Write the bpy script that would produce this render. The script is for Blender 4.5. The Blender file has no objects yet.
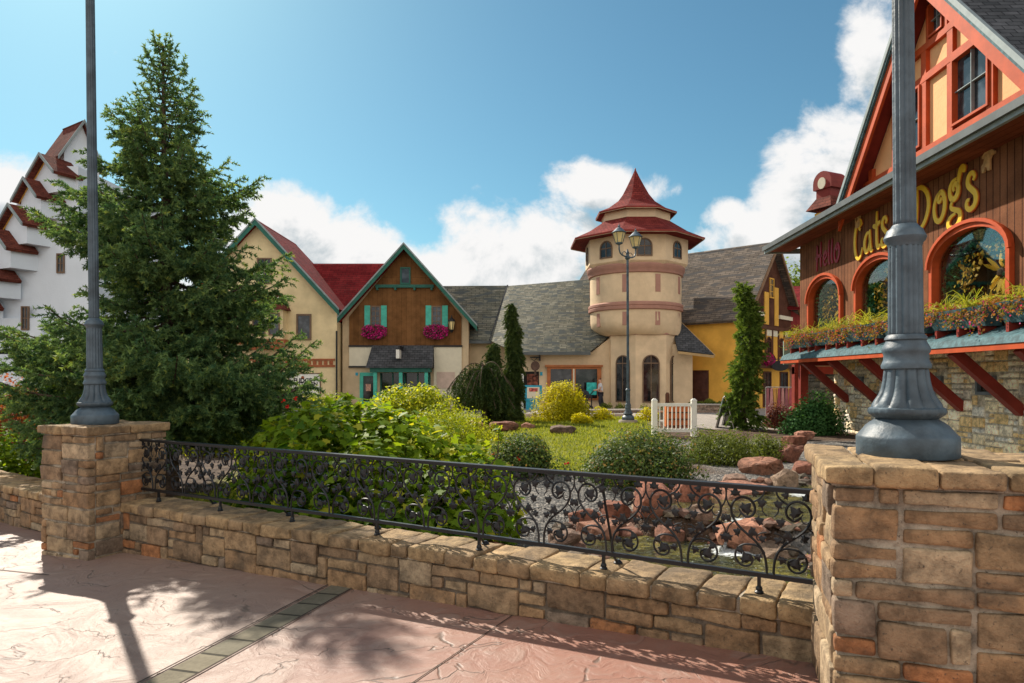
import bpy, math, random
import numpy as np
from mathutils import Vector, Matrix
S = bpy.context.scene
C = S.collection
R = math.radians
rng = np.random.default_rng(7)
random.seed(7)
# ------------------------------------------------------------------ camera, sun, sky, exposure
cam = bpy.data.cameras.new('camera')
cam.sensor_width = 36; cam.lens = 683/1024*36
cam.shift_y = 37.5/1024; cam.clip_end = 2000; cam.clip_start = .05
co = bpy.data.objects.new('camera', cam); C.objects.link(co)
CAMZ = 1.65
co.location = (0, 0, CAMZ); co.rotation_euler = (R(90), 0, 0)
S.camera = co
SUN_EL, SUN_AZ = 40, -35            # azimuth clockwise from +Y
sd = bpy.data.lights.new('sun', 'SUN'); sd.energy = 4.3; sd.angle = R(.55); sd.color = (1, .91, .78)
so = bpy.data.objects.new('sun', sd); C.objects.link(so)
tosun = Vector((math.sin(R(SUN_AZ))*math.cos(R(SUN_EL)), math.cos(R(SUN_AZ))*math.cos(R(SUN_EL)), math.sin(R(SUN_EL))))
so.rotation_euler = tosun.to_track_quat('Z', 'Y').to_euler()
S.view_settings.view_transform = 'Standard'; S.view_settings.look = 'None'
S.view_settings.exposure = .90; S.view_settings.gamma = 1
W = bpy.data.worlds.new('World'); S.world = W; W.use_nodes = True

class NT:
    def __init__(s, tree): s.t = tree; s.n = tree.nodes; s.l = tree.links
    def add(s, typ, **kw):
        n = s.n.new(typ)
        for k, v in kw.items():
            if k == 'inp':
                for a, b in v.items():
                    if hasattr(b, 'links'): s.l.new(b, n.inputs[a])
                    else: n.inputs[a].default_value = b
            else: setattr(n, k, v)
        return n
    def math(s, op, a, b=0, clamp=False):
        return s.add('ShaderNodeMath', operation=op, use_clamp=clamp, inp={0: a, 1: b}).outputs[0]
    def mix(s, f, a, b, mode='MIX'):
        n = s.add('ShaderNodeMix', data_type='RGBA', blend_type=mode)
        for i, v in ((0, f), (6, a), (7, b)):
            if hasattr(v, 'links'): s.l.new(v, n.inputs[i])
            else: n.inputs[i].default_value = v if i == 0 else (tuple(v)+(1,))[:4]
        return n.outputs[2]
    def vmath(s, op, a, b=(0, 0, 0)):
        return s.add('ShaderNodeVectorMath', operation=op, inp={0: a, 1: b}).outputs[0]
    def ramp(s, f, stops):
        n = s.add('ShaderNodeValToRGB', inp={0: f}); cr = n.color_ramp
        while len(cr.elements) < len(stops): cr.elements.new(.5)
        for e, (p, c) in zip(cr.elements, stops):
            e.position = p; e.color = (tuple(c)+(1,))[:4] if hasattr(c, '__len__') else (c, c, c, 1)
        return n.outputs[0]
    def smooth(s, x, a, b):
        n = s.add('ShaderNodeMapRange', interpolation_type='SMOOTHSTEP', inp={0: x, 1: a, 2: b, 3: 0., 4: 1.}); return n.outputs[0]

def world():
    t = NT(W.node_tree); t.n.clear()
    sky = t.add('ShaderNodeTexSky', sky_type='NISHITA', sun_disc=False, sun_elevation=R(SUN_EL), sun_rotation=R(SUN_AZ),
                air_density=1.0, dust_density=.6, ozone_density=1.5)
    skyc = t.mix(1, sky.outputs[0], (.35, .56, .55), 'MULTIPLY')
    tc = t.add('ShaderNodeTexCoord').outputs['Generated']
    # clouds live in direction space: azimuth (radians clockwise from +Y) and elevation
    back = t.smooth(t.add('ShaderNodeSeparateXYZ', inp={0: tc}).outputs[1], .25, -.35)  # weight of the added fill clouds behind the camera
    p = tc
    def density(p):
        n1 = t.add('ShaderNodeTexNoise', noise_dimensions='3D', inp={'Vector': t.vmath('MULTIPLY', p, (1, 1, 1.25)), 'Scale': 6.5, 'Detail': 9., 'Roughness': .62, 'Distortion': .2}).outputs[0]
        n2 = t.add('ShaderNodeTexNoise', noise_dimensions='3D', inp={'Vector': p, 'Scale': 2.0, 'Detail': 2., 'Roughness': .5}).outputs[0]
        s2 = t.add('ShaderNodeSeparateXYZ', inp={0: t.vmath('NORMALIZE', p)}); pa = t.math('ARCTAN2', s2.outputs[0], s2.outputs[1]); pe = t.math('MULTIPLY', t.math('ARCSINE', s2.outputs[2]), 1.25)
        m = None
        # (px, py, rx, ry, strength) of each cloud mass, given as where it stands in the sky
        for (px, py, rx, ry, st) in CL:
            a0 = math.atan((px-512)/683); h = math.hypot(px-512, 683); e0 = math.atan((379-py)/h)*1.25
            ra = rx/683*math.cos(a0)**2*1.0; re = ry/h*math.cos(e0)*1.25
            dx = t.math('DIVIDE', t.math('SUBTRACT', pa, a0), ra); dy = t.math('DIVIDE', t.math('SUBTRACT', pe, e0), re)
            d = t.math('ADD', t.math('MULTIPLY', dx, dx), t.math('MULTIPLY', dy, dy))
            b = t.math('MULTIPLY', t.math('SUBTRACT', 1., d), st)
            b = t.math('MAXIMUM', b, -1.)
            m = b if m is None else t.math('MAXIMUM', m, b)
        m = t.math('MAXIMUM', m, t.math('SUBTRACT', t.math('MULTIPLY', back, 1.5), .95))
        v = t.math('ADD', t.math('MULTIPLY', m, .62), t.math('MULTIPLY', t.math('SUBTRACT', n1, .5), 2.3))
        return t.math('ADD', v, t.math('MULTIPLY', t.math('SUBTRACT', n2, .5), .5)), n1
    d0, n1 = density(p)
    pl = t.vmath('ADD', p, (-.018, -.0, .045))
    d1, _ = density(pl)
    alpha = t.smooth(d0, -.06, .34)
    # self shading: thick towards the sun side -> greyer
    lit = t.math('SUBTRACT', d0, d1)
    sh = t.smooth(t.math('ADD', t.math('MULTIPLY', lit, 2.6), t.math('MULTIPLY', t.math('SUBTRACT', d0, .30), -1.15)), -.85, .50)
    ccol = t.mix(sh, (2.3, 2.75, 3.0), (5.1, 5.05, 5.0))
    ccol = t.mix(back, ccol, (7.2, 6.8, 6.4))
    # bright unseen clouds behind the camera are added as fill for shaded fronts
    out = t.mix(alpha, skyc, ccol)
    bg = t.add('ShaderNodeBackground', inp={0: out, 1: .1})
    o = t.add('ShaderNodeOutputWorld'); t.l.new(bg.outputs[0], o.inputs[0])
CL = [(412, 278, 90, 48, 1.0), (200, 300, 120, 60, .7), (285, 250, 95, 66, 1.0), (345, 262, 105, 60, 1.05), (250, 300, 90, 80, .8), (500, 268, 105, 70, 1.05), (545, 235, 60, 45, .95), (450, 285, 90, 50, .8),
      (585, 192, 58, 26, .62), (660, 190, 30, 18, .45), (690, 300, 190, 62, .7), (722, 216, 22, 16, .40), (795, 180, 46, 55, .72), (760, 245, 70, 36, .6),
      (868, 50, 40, 85, .85), (845, 165, 70, 70, .95), (940, 130, 95, 160, 1.0), (5, 190, 50, 48, .85), (-60, 215, 90, 90, .8), (107, 45, 17, 9, .22), (590, 370, 520, 70, .8),
      (1150, 180, 150, 140, .8), (-400, 120, 260, 120, .7), (1600, 100, 400, 260, .8)]
world()

# ------------------------------------------------------------------ materials
def M(name, col, rough=.8, bump=None, spec=.22, metal=0, var=.15, vscale=3., coat=0):
    m = bpy.data.materials.new(name); m.use_nodes = True; t = NT(m.node_tree); t.n.clear()
    o = t.add('ShaderNodeOutputMaterial')
    co_ = t.add('ShaderNodeTexCoord').outputs['Object']
    n = t.add('ShaderNodeTexNoise', inp={'Vector': co_, 'Scale': vscale, 'Detail': 6., 'Roughness': .6}).outputs[0]
    c = t.mix(t.smooth(n, .3, .7), tuple(v*(1-var) for v in col), tuple(min(1, v*(1+var)) for v in col))
    b = t.add('ShaderNodeBsdfPrincipled', inp={'Base Color': c, 'Roughness': rough, 'Metallic': metal, 'Specular IOR Level': spec, 'Coat Weight': coat})
    if bump:
        sc, st, dist = bump
        n2 = t.add('ShaderNodeTexNoise', inp={'Vector': co_, 'Scale': sc, 'Detail': 5., 'Roughness': .6}).outputs[0]
        bp = t.add('ShaderNodeBump', inp={'Height': n2, 'Strength': st, 'Distance': dist}); t.l.new(bp.outputs[0], b.inputs['Normal'])
    t.l.new(b.outputs[0], o.inputs[0]); return m

def M_stone(name, mul=1., bscale=22, wet=.85, mott=.55):
    m = bpy.data.materials.new(name); m.use_nodes = True; t = NT(m.node_tree); t.n.clear()
    o = t.add('ShaderNodeOutputMaterial'); co_ = t.add('ShaderNodeTexCoord').outputs['Object']
    at = t.add('ShaderNodeAttribute', attribute_name='tint').outputs['Color']
    n = t.add('ShaderNodeTexNoise', inp={'Vector': co_, 'Scale': 9., 'Detail': 8., 'Roughness': .7}).outputs[0]
    n3 = t.add('ShaderNodeTexNoise', inp={'Vector': co_, 'Scale': 60., 'Detail': 4., 'Roughness': .7}).outputs[0]
    f = t.mix(t.smooth(n, .28, .70), (.40*mul, .38*mul, .36*mul), (1.35*mul, 1.30*mul, 1.22*mul))
    c = t.mix(1, at, f, 'MULTIPLY')
    n5 = t.add('ShaderNodeTexNoise', inp={'Vector': co_, 'Scale': 3.2, 'Detail': 5., 'Roughness': .6}).outputs[0]; c = t.mix(t.math('MULTIPLY', t.smooth(n5, .50, .72), mott), c, (.10, .08, .06))
    c = t.mix(t.smooth(n3, .58, .74), c, (.06, .05, .04))
    hgt = t.math('ADD', t.math('MULTIPLY', n, .7), t.math('MULTIPLY', n3, .3))
    bp = t.add('ShaderNodeBump', inp={'Height': hgt, 'Strength': 1., 'Distance': .035})
    b = t.add('ShaderNodeBsdfPrincipled', inp={'Base Color': c, 'Roughness': wet, 'Normal': bp.outputs[0], 'Specular IOR Level': .3})
    t.l.new(b.outputs[0], o.inputs[0]); return m

def M_brick(name, c1, c2, mortar, bw, bh, rough=.85, bump=.5, msize=.008, mix2=None, off=.5, dist=.01, vert=False, streak=None):
    """shingles, boards, pavers: brick texture on metric UVs"""
    m = bpy.data.materials.new(name); m.use_nodes = True; t = NT(m.node_tree); t.n.clear()
    o = t.add('ShaderNodeOutputMaterial'); uv = t.add('ShaderNodeUVMap').outputs[0]
    if vert: uv = t.add('ShaderNodeVectorRotate', rotation_type='Z_AXIS', inp={0: uv, 'Angle': R(90)}).outputs[0]
    br = t.add('ShaderNodeTexBrick', offset=off, inp={'Vector': uv, 'Color1': c1+(1,), 'Color2': c2+(1,), 'Mortar': mortar+(1,), 'Scale': 1.,
               'Mortar Size': msize, 'Mortar Smooth': .2, 'Bias': 0., 'Brick Width': bw, 'Row Height': bh})
    n = t.add('ShaderNodeTexNoise', inp={'Vector': uv, 'Scale': 1.3, 'Detail': 7., 'Roughness': .65}).outputs[0]
    c = t.mix(1, br.outputs[0], t.mix(t.smooth(n, .3, .7), (.72,)*3, (1.25,)*3), 'MULTIPLY')
    n2 = t.add('ShaderNodeTexNoise', inp={'Vector': uv, 'Scale': 35., 'Detail': 3.}).outputs[0]
    c = t.mix(1, c, t.mix(n2, (.75,)*3, (1.25,)*3), 'MULTIPLY')
    if mix2:
        n4 = t.add('ShaderNodeTexNoise', inp={'Vector': t.vmath('MULTIPLY', uv, (1/bw/1.0, 1/bh/1.0, 0)), 'Scale': .55, 'Detail': 1.}).outputs[0]
        c = t.mix(t.smooth(n4, .5, .62), c, mix2)
    hh = t.math('ADD', t.math('MULTIPLY', br.outputs[1], -1.), t.math('MULTIPLY', n2, .25))
    bp = t.add('ShaderNodeBump', inp={'Height': hh, 'Strength': bump, 'Distance': dist})
    b = t.add('ShaderNodeBsdfPrincipled', inp={'Base Color': c, 'Roughness': rough, 'Normal': bp.outputs[0], 'Specular IOR Level': .08})
    t.l.new(b.outputs[0], o.inputs[0]); return m

def M_leaf(name, dark, light, trans=.4, rough=.5, tip=None):
    m = bpy.data.materials.new(name); m.use_nodes = True; t = NT(m.node_tree); t.n.clear()
    o = t.add('ShaderNodeOutputMaterial')
    at = t.add('ShaderNodeAttribute', attribute_name='tint').outputs['Fac']
    stops = [(0, dark), (.8, light)] + ([(1., tip)] if tip else [])
    c = t.ramp(at, stops)
    b = t.add('ShaderNodeBsdfPrincipled', inp={'Base Color': c, 'Roughness': max(rough, .55), 'Specular IOR Level': .14})
    tr = t.add('ShaderNodeBsdfTranslucent', inp={'Color': t.mix(1, c, (1.9, 1.75, .8), 'MULTIPLY')})
    mx = t.add('ShaderNodeMixShader', inp={0: trans, 1: b.outputs[0], 2: tr.outputs[0]})
    t.l.new(mx.outputs[0], o.inputs[0]); return m

def M_glass(name, col=(.02, .025, .03), refl=.45):
    m = bpy.data.materials.new(name); m.use_nodes = True; t = NT(m.node_tree); t.n.clear()
    o = t.add('ShaderNodeOutputMaterial'); co_ = t.add('ShaderNodeTexCoord').outputs['Object']
    n = t.add('ShaderNodeTexNoise', inp={'Vector': co_, 'Scale': 2.2, 'Detail': 5.}).outputs[0]
    c = t.mix(t.smooth(n, .45, .7), col, tuple(v*3.2+.01 for v in col))
    b = t.add('ShaderNodeBsdfPrincipled', inp={'Base Color': c, 'Roughness': .06, 'Specular IOR Level': refl, 'IOR': 1.5})
    nb = t.add('ShaderNodeTexNoise', inp={'Vector': co_, 'Scale': .9, 'Detail': 1.}).outputs[0]
    bp = t.add('ShaderNodeBump', inp={'Height': nb, 'Strength': .12, 'Distance': .05}); t.l.new(bp.outputs[0], b.inputs['Normal'])
    t.l.new(b.outputs[0], o.inputs[0]); return m

def M_clear(name):
    m = bpy.data.materials.new(name); m.use_nodes = True; t = NT(m.node_tree); t.n.clear()
    o = t.add('ShaderNodeOutputMaterial')
    fr = t.add('ShaderNodeFresnel', inp={'IOR': 1.5}).outputs[0]
    g = t.add('ShaderNodeBsdfGlossy', inp={'Roughness': .02}); tr = t.add('ShaderNodeBsdfTransparent', inp={'Color': (.88, .93, .92, 1)})
    mx = t.add('ShaderNodeMixShader', inp={0: t.math('MULTIPLY', fr, .28, True), 1: tr.outputs[0], 2: g.outputs[0]}); t.l.new(mx.outputs[0], o.inputs[0]); return m

# ------------------------------------------------------------------ things, parts, mesh builders
ORG = {}
def tag(o, label=None, cat=None, group=None, kind=None):
    if label: o['label'] = label
    if cat: o['category'] = cat
    if group: o['group'] = group
    if kind: o['kind'] = kind
    return o
def T(name, label, cat, loc, group=None):
    o = bpy.data.objects.new(name, None); C.objects.link(o); o.location = loc; o.empty_display_size = .2
    ORG[o] = Vector(loc); return tag(o, label, cat, group)
def link(name, me, mat, parent=None, origin=None):
    if mat: me.materials.append(mat)
    o = bpy.data.objects.new(name, me); C.objects.link(o)
    if parent is not None:
        o.parent = parent; org = ORG[parent]
        me.transform(Matrix.Translation(-org)); ORG[o] = org
    else:
        org = Vector(origin) if origin is not None else Vector((0, 0, 0))
        me.transform(Matrix.Translation(-org)); o.location = org; ORG[o] = org
    return o
def copy_tree(o, loc=None, label=None, parent=None):
    c = o.copy(); C.objects.link(c)
    if parent is not None: c.parent = parent
    if loc is not None: c.location = loc
    if label: c['label'] = label
    for ch in list(o.children): copy_tree(ch, parent=c)
    return c

def uvproj(V, faces):
    """metric UVs: u level, v up the slope"""
    out = []
    for f in faces:
        p = V[f]; n = np.cross(p[1]-p[0], p[2]-p[0]); l = np.linalg.norm(n); n = n/l if l > 1e-12 else np.array((0, 0, 1.))
        tt = np.array((-n[1], n[0], 0.)); L = np.linalg.norm(tt)
        tt = tt/L if L > .05 else np.array((1., 0, 0)); b = np.cross(n, tt)
        out.append(np.stack([p@tt, p@b], 1))
    return np.concatenate(out)

class Fr:
    """facade frame: a along the wall, b out of the wall, c up"""
    def __init__(s, o, u=(1, 0), n=None):
        s.o = np.array(o, float); u = np.array((u[0], u[1], 0.)); s.u = u/np.linalg.norm(u)
        s.n = np.array((s.u[1], -s.u[0], 0.)) if n is None else np.array((n[0], n[1], 0.))/np.hypot(n[0], n[1])
    def p(s, a, b, c): return s.o+s.u*a+s.n*b+np.array((0, 0, c))
WF = Fr((0, 0, 0), (1, 0), (0, 1))          # plain world axes

class MB:
    def __init__(s): s.v = []; s.f = []; s.t = []
    def poly(s, pts):
        k = len(s.v); s.v += [np.array(p, float) for p in pts]; s.f.append(list(range(k, k+len(pts)))); return s
    def grid(s, P, closed_u=False):
        """P[i][j] points"""
        k = len(s.v); n, m = len(P), len(P[0])
        for r in P: s.v += [np.array(p, float) for p in r]
        for i in range(n-1):
            for j in range(m if closed_u else m-1):
                j2 = (j+1) % m
                s.f.append([k+i*m+j, k+i*m+j2, k+(i+1)*m+j2, k+(i+1)*m+j])
        return s
    def hexa(s, q):
        k = len(s.v); s.v += [np.array(p, float) for p in q]
        for f in ((3, 2, 1, 0), (4, 5, 6, 7), (0, 1, 5, 4), (1, 2, 6, 5), (2, 3, 7, 6), (3, 0, 4, 7)): s.f.append([k+i for i in f])
        return s
    def box(s, F, a0, a1, b0, b1, c0, c1):
        return s.hexa([F.p(a0, b0, c0), F.p(a1, b0, c0), F.p(a1, b1, c0), F.p(a0, b1, c0), F.p(a0, b0, c1), F.p(a1, b0, c1), F.p(a1, b1, c1), F.p(a0, b1, c1)])
    def prism(s, F, poly, b0, b1):
        k = len(s.v); n = len(poly)
        s.v += [F.p(a, b0, c) for a, c in poly]+[F.p(a, b1, c) for a, c in poly]
        s.f.append([k+i for i in range(n)][::-1]); s.f.append([k+n+i for i in range(n)])
        for i in range(n): j = (i+1) % n; s.f.append([k+i, k+j, k+n+j, k+n+i])
        return s
    def ring(s, F, A, B, b0, b1, closed=True):
        """band between outline A and outline B (same count), thickness b0..b1"""
        n = len(A); k = len(s.v)
        for pl, b in ((A, b1), (B, b1), (B, b0), (A, b0)): s.v += [F.p(a, b, c) for a, c in pl]
        for i in range(n if closed else n-1):
            j = (i+1) % n
            for q in range(4):
                q2 = (q+1) % 4; s.f.append([k+q*n+i, k+q*n+j, k+q2*n+j, k+q2*n+i])
        if not closed:
            for i in (0, n-1): s.f.append([k+q*n+i for q in range(4)])
        return s
    def slab(s, pts, th):
        P = [np.array(p, float) for p in pts]; n = np.cross(P[1]-P[0], P[2]-P[0]); n /= np.linalg.norm(n)
        if n[2] < 0: n = -n
        k = len(s.v); m = len(P); s.v += P+[p-n*th for p in P]
        s.f.append([k+i for i in range(m)]); s.f.append([k+m+i for i in range(m)][::-1])
        for i in range(m): j = (i+1) % m; s.f.append([k+i, k+j, k+m+j, k+m+i])
        return s
    def bar(s, p, q, w, h, up=(0, 0, 1)):
        p = np.array(p, float); q = np.array(q, float); d = (q-p)/np.linalg.norm(q-p); up = np.array(up, float)
        sd_ = np.cross(d, up); sd_ /= np.linalg.norm(sd_); u2 = np.cross(sd_, d)
        a, b = sd_*w/2, u2*h/2
        return s.hexa([p-a-b, p+a-b, p+a+b, p-a+b, q-a-b, q+a-b, q+a+b, q-a+b])
    def tube(s, pts, r, seg=6, cap=True):
        P = np.array(pts, float); n = len(P)
        rr = np.full(n, r) if np.isscalar(r) else np.array(r, float)
        Tn = np.gradient(P, axis=0); Tn /= np.linalg.norm(Tn, axis=1)[:, None]
        ref = np.array((0, 0, 1.)) if abs(Tn[0][2]) < .9 else np.array((1., 0, 0)); rows = []
        side = np.cross(Tn[0], ref); side /= np.linalg.norm(side)
        for i in range(n):
            side = side-Tn[i]*(side@Tn[i]); side /= np.linalg.norm(side); b = np.cross(Tn[i], side)
            rows.append([P[i]+rr[i]*(math.cos(x)*side+math.sin(x)*b) for x in np.linspace(0, 2*math.pi, seg, False)])
        k = len(s.v); s.grid(rows, True)
        if cap: s.f.append([k+i for i in range(seg)][::-1]); s.f.append([k+(n-1)*seg+i for i in range(seg)])
        return s
    def lathe(s, c, prof, seg=32, mod=None, cap=True, phase=0):
        rows = []
        for i, (r, z) in enumerate(prof):
            row = []
            for j in range(seg):
                a = 2*math.pi*j/seg+phase; q = r*(mod(i, a) if mod else 1)
                row.append((c[0]+q*math.cos(a), c[1]+q*math.sin(a), c[2]+z))
            rows.append(row)
        k = len(s.v); s.grid(rows, True)
        if cap: s.f.append([k+i for i in range(seg)][::-1]); s.f.append([k+(len(prof)-1)*seg+i for i in range(seg)])
        return s
    def tinted(s, col):
        """mark everything added since the last call with a colour"""
        s.t.append((len(s.v), col)); return s
    def build(s, name, mat, parent=None, smooth=False, origin=None, fixn=True):
        me = bpy.data.meshes.new(name); V = np.array(s.v)
        me.from_pydata(V.tolist(), [], s.f)
        if fixn:
            import bmesh
            bm = bmesh.new(); bm.from_mesh(me); bmesh.ops.recalc_face_normals(bm, faces=bm.faces[:]); bm.to_mesh(me); bm.free()
        fs = [list(p.vertices) for p in me.polygons]
        uv = me.uv_layers.new(name='UVMap'); uv.data.foreach_set('uv', uvproj(V, fs).ravel().astype(np.float32))
        if s.t:
            at = me.color_attributes.new('tint', 'FLOAT_COLOR', 'POINT'); arr = np.ones((len(V), 4), np.float32); i0 = 0
            for k, c in s.t: arr[i0:k, :3] = c; i0 = k
            at.data.foreach_set('color', arr.ravel())
        if smooth:
            me.polygons.foreach_set('use_smooth', [True]*len(me.polygons))
            if smooth != 'all': me.set_sharp_from_angle(angle=R(40))
        me.update()
        return link(name, me, mat, parent, origin)

class Soup:
    """many small leaf faces, vectorised"""
    def __init__(s): s.V = []; s.k = 0; s.L = []; s.n = []; s.T = []
    def add(s, verts, tint):
        """verts (N, k, 3): N polygons of k corners; tint (N,)"""
        N, k = verts.shape[:2]
        s.L.append(np.arange(s.k, s.k+N*k)); s.n.append(np.full(N, k)); s.V.append(verts.reshape(-1, 3)); s.k += N*k
        s.T.append(np.repeat(np.clip(tint, 0, 1), k))
    def leaves(s, P, Nrm, Up, size, shape, tint, fold=0.15):
        """place the leaf outline 'shape' (k,2) at P, facing Nrm, pointing along Up"""
        Nrm = Nrm/np.linalg.norm(Nrm, axis=1)[:, None]
        Up = Up-Nrm*(Up*Nrm).sum(1)[:, None]; Up /= np.linalg.norm(Up, axis=1)[:, None]+1e-9
        Sd = np.cross(Up, Nrm); sh = np.array(shape, float); size = np.broadcast_to(size, (len(P),))
        v = P[:, None, :]+size[:, None, None]*(sh[None, :, 0, None]*Sd[:, None, :]+sh[None, :, 1, None]*Up[:, None, :] - fold*np.abs(sh[None, :, 0, None])*Nrm[:, None, :]-fold*(sh[None, :, 1, None]**2)*Nrm[:, None, :])
        s.add(v, tint)
    def build(s, name, mat, parent=None, origin=None):
        me = bpy.data.meshes.new(name); V = np.concatenate(s.V).astype(np.float32); L = np.concatenate(s.L).astype(np.int32); n = np.concatenate(s.n).astype(np.int32)
        me.vertices.add(len(V)); me.vertices.foreach_set('co', V.ravel()); me.loops.add(len(L)); me.loops.foreach_set('vertex_index', L)
        me.polygons.add(len(n)); me.polygons.foreach_set('loop_start', np.concatenate([[0], np.cumsum(n)[:-1]]).astype(np.int32))
        me.update(calc_edges=True)
        at = me.attributes.new('tint', 'FLOAT', 'POINT'); at.data.foreach_set('value', np.concatenate(s.T).astype(np.float32))
        return link(name, me, mat, parent, origin)
LEAF4 = [(0, 0), (.32, .45), (0, 1), (-.32, .45)]
LEAFM = [(0, 0), (.28, .1), (.5, .02), (.42, .32), (.55, .55), (.26, .55), (.2, .72), (0, 1), (-.2, .72), (-.26, .55), (-.55, .55), (-.42, .32), (-.5, .02), (-.28, .1)]
NEED = [(-.12, 0), (.12, 0), (0, 1)]
def runit(n): v = rng.normal(size=(n, 3)); return v/np.linalg.norm(v, axis=1)[:, None]

def wob(P, s=1., seed=0, oct=3):
    """smooth pseudo noise in -1..1 for points (N,3)"""
    r = np.random.default_rng(seed); out = np.zeros(len(P)); amp = 1.; tot = 0
    for o in range(oct):
        k = 0
        for q in range(4):
            d = r.normal(size=3); d *= s*(2**o)/np.linalg.norm(d)*3; k = k+np.sin(P@d+r.uniform(0, 6.28))
        out += amp*k/2.2; tot += amp; amp *= .55
    return out/tot
# pixel of the photograph -> metres on a facade at distance Y (only used to read sizes off)
def PX(px, Y): return (px-512)/683*Y
def PZ(py, Y): return CAMZ+(379-py)/683*Y
# ------------------------------------------------------------------ ground
def gpath(x, y=0): return np.clip(.094+.035*np.asarray(x, float), -.12, .25)
LOW = np.array([(2.0, 8.7), (2.15, 8.2), (2.35, 7.3), (2.5, 6.2), (2.6, 5.4)])
UP = np.array([(2.75, 8.75), (3.6, 9.3), (4.6, 10.4), (6.2, 11.6), (8.4, 12.3)])
def dpoly(x, y, P):
    d = np.full(np.shape(x), 1e9)
    for (ax, ay), (bx, by) in zip(P[:-1], P[1:]):
        dx, dy = bx-ax, by-ay; t_ = np.clip(((x-ax)*dx+(y-ay)*dy)/(dx*dx+dy*dy), 0, 1)
        d = np.minimum(d, np.hypot(x-ax-t_*dx, y-ay-t_*dy))
    return d
def sst(x, a, b): t_ = np.clip((x-a)/(b-a), 0, 1); return t_*t_*(3-2*t_)
WA, WB = np.array((-3.79, 6.66)), np.array((1.66, 3.56))       # front edge of the low wall
WD = (WB-WA)/np.linalg.norm(WB-WA); WN = np.array((-WD[1], WD[0]))   # WN points into the garden
PATHEDGE = [(-30, 22), (-12.5, 12.9), (-4.6, 7.45), (-3.79, 6.66), (1.62, 3.58), (2.4, 2.9), (9, .2), (30, -9)]
def garden_side(x, y):
    """>0 in the garden"""
    e = np.array(PATHEDGE); yy = np.interp(x, e[:, 0], e[:, 1]); return y-yy
def H(x, y):
    x = np.asarray(x, float); y = np.asarray(y, float)
    z = np.full(np.broadcast(x, y).shape, -.05)
    z = z+.035*wob(np.stack([x.ravel(), y.ravel(), 0*x.ravel()], 1), .35, 3).reshape(z.shape)*sst(y, 60, 30)
    z = z-.26*sst(y, 12.5, 8.5)*sst(x, -4, .5)*sst(x, 12, 7)
    z = z-.62*np.exp(-(dpoly(x, y, LOW)/.95)**2)-.26*np.exp(-(dpoly(x, y, UP)/.8)**2)
    z = z+.12*np.exp(-((x-3.6)**2+(y-7.0)**2)/1.2)
    z = z+.16*np.exp(-((x-4.1)**2+(y-24)**2)/16)
    dr = dpoly(x, y, np.array([(2.95, 8.42), (3.5, 8.05), (4.4, 7.7)])); z = np.maximum(z, -.13-2.6*np.maximum(dr-.07, 0))
    dl = dpoly(x, y, np.array([(1.9, 9.3), (2.45, 8.95)])); z = np.maximum(z, -.14-.9*np.maximum(dl-.06, 0)*1.4)
    return z-.9*sst(garden_side(x, y), .30, .02)
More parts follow.
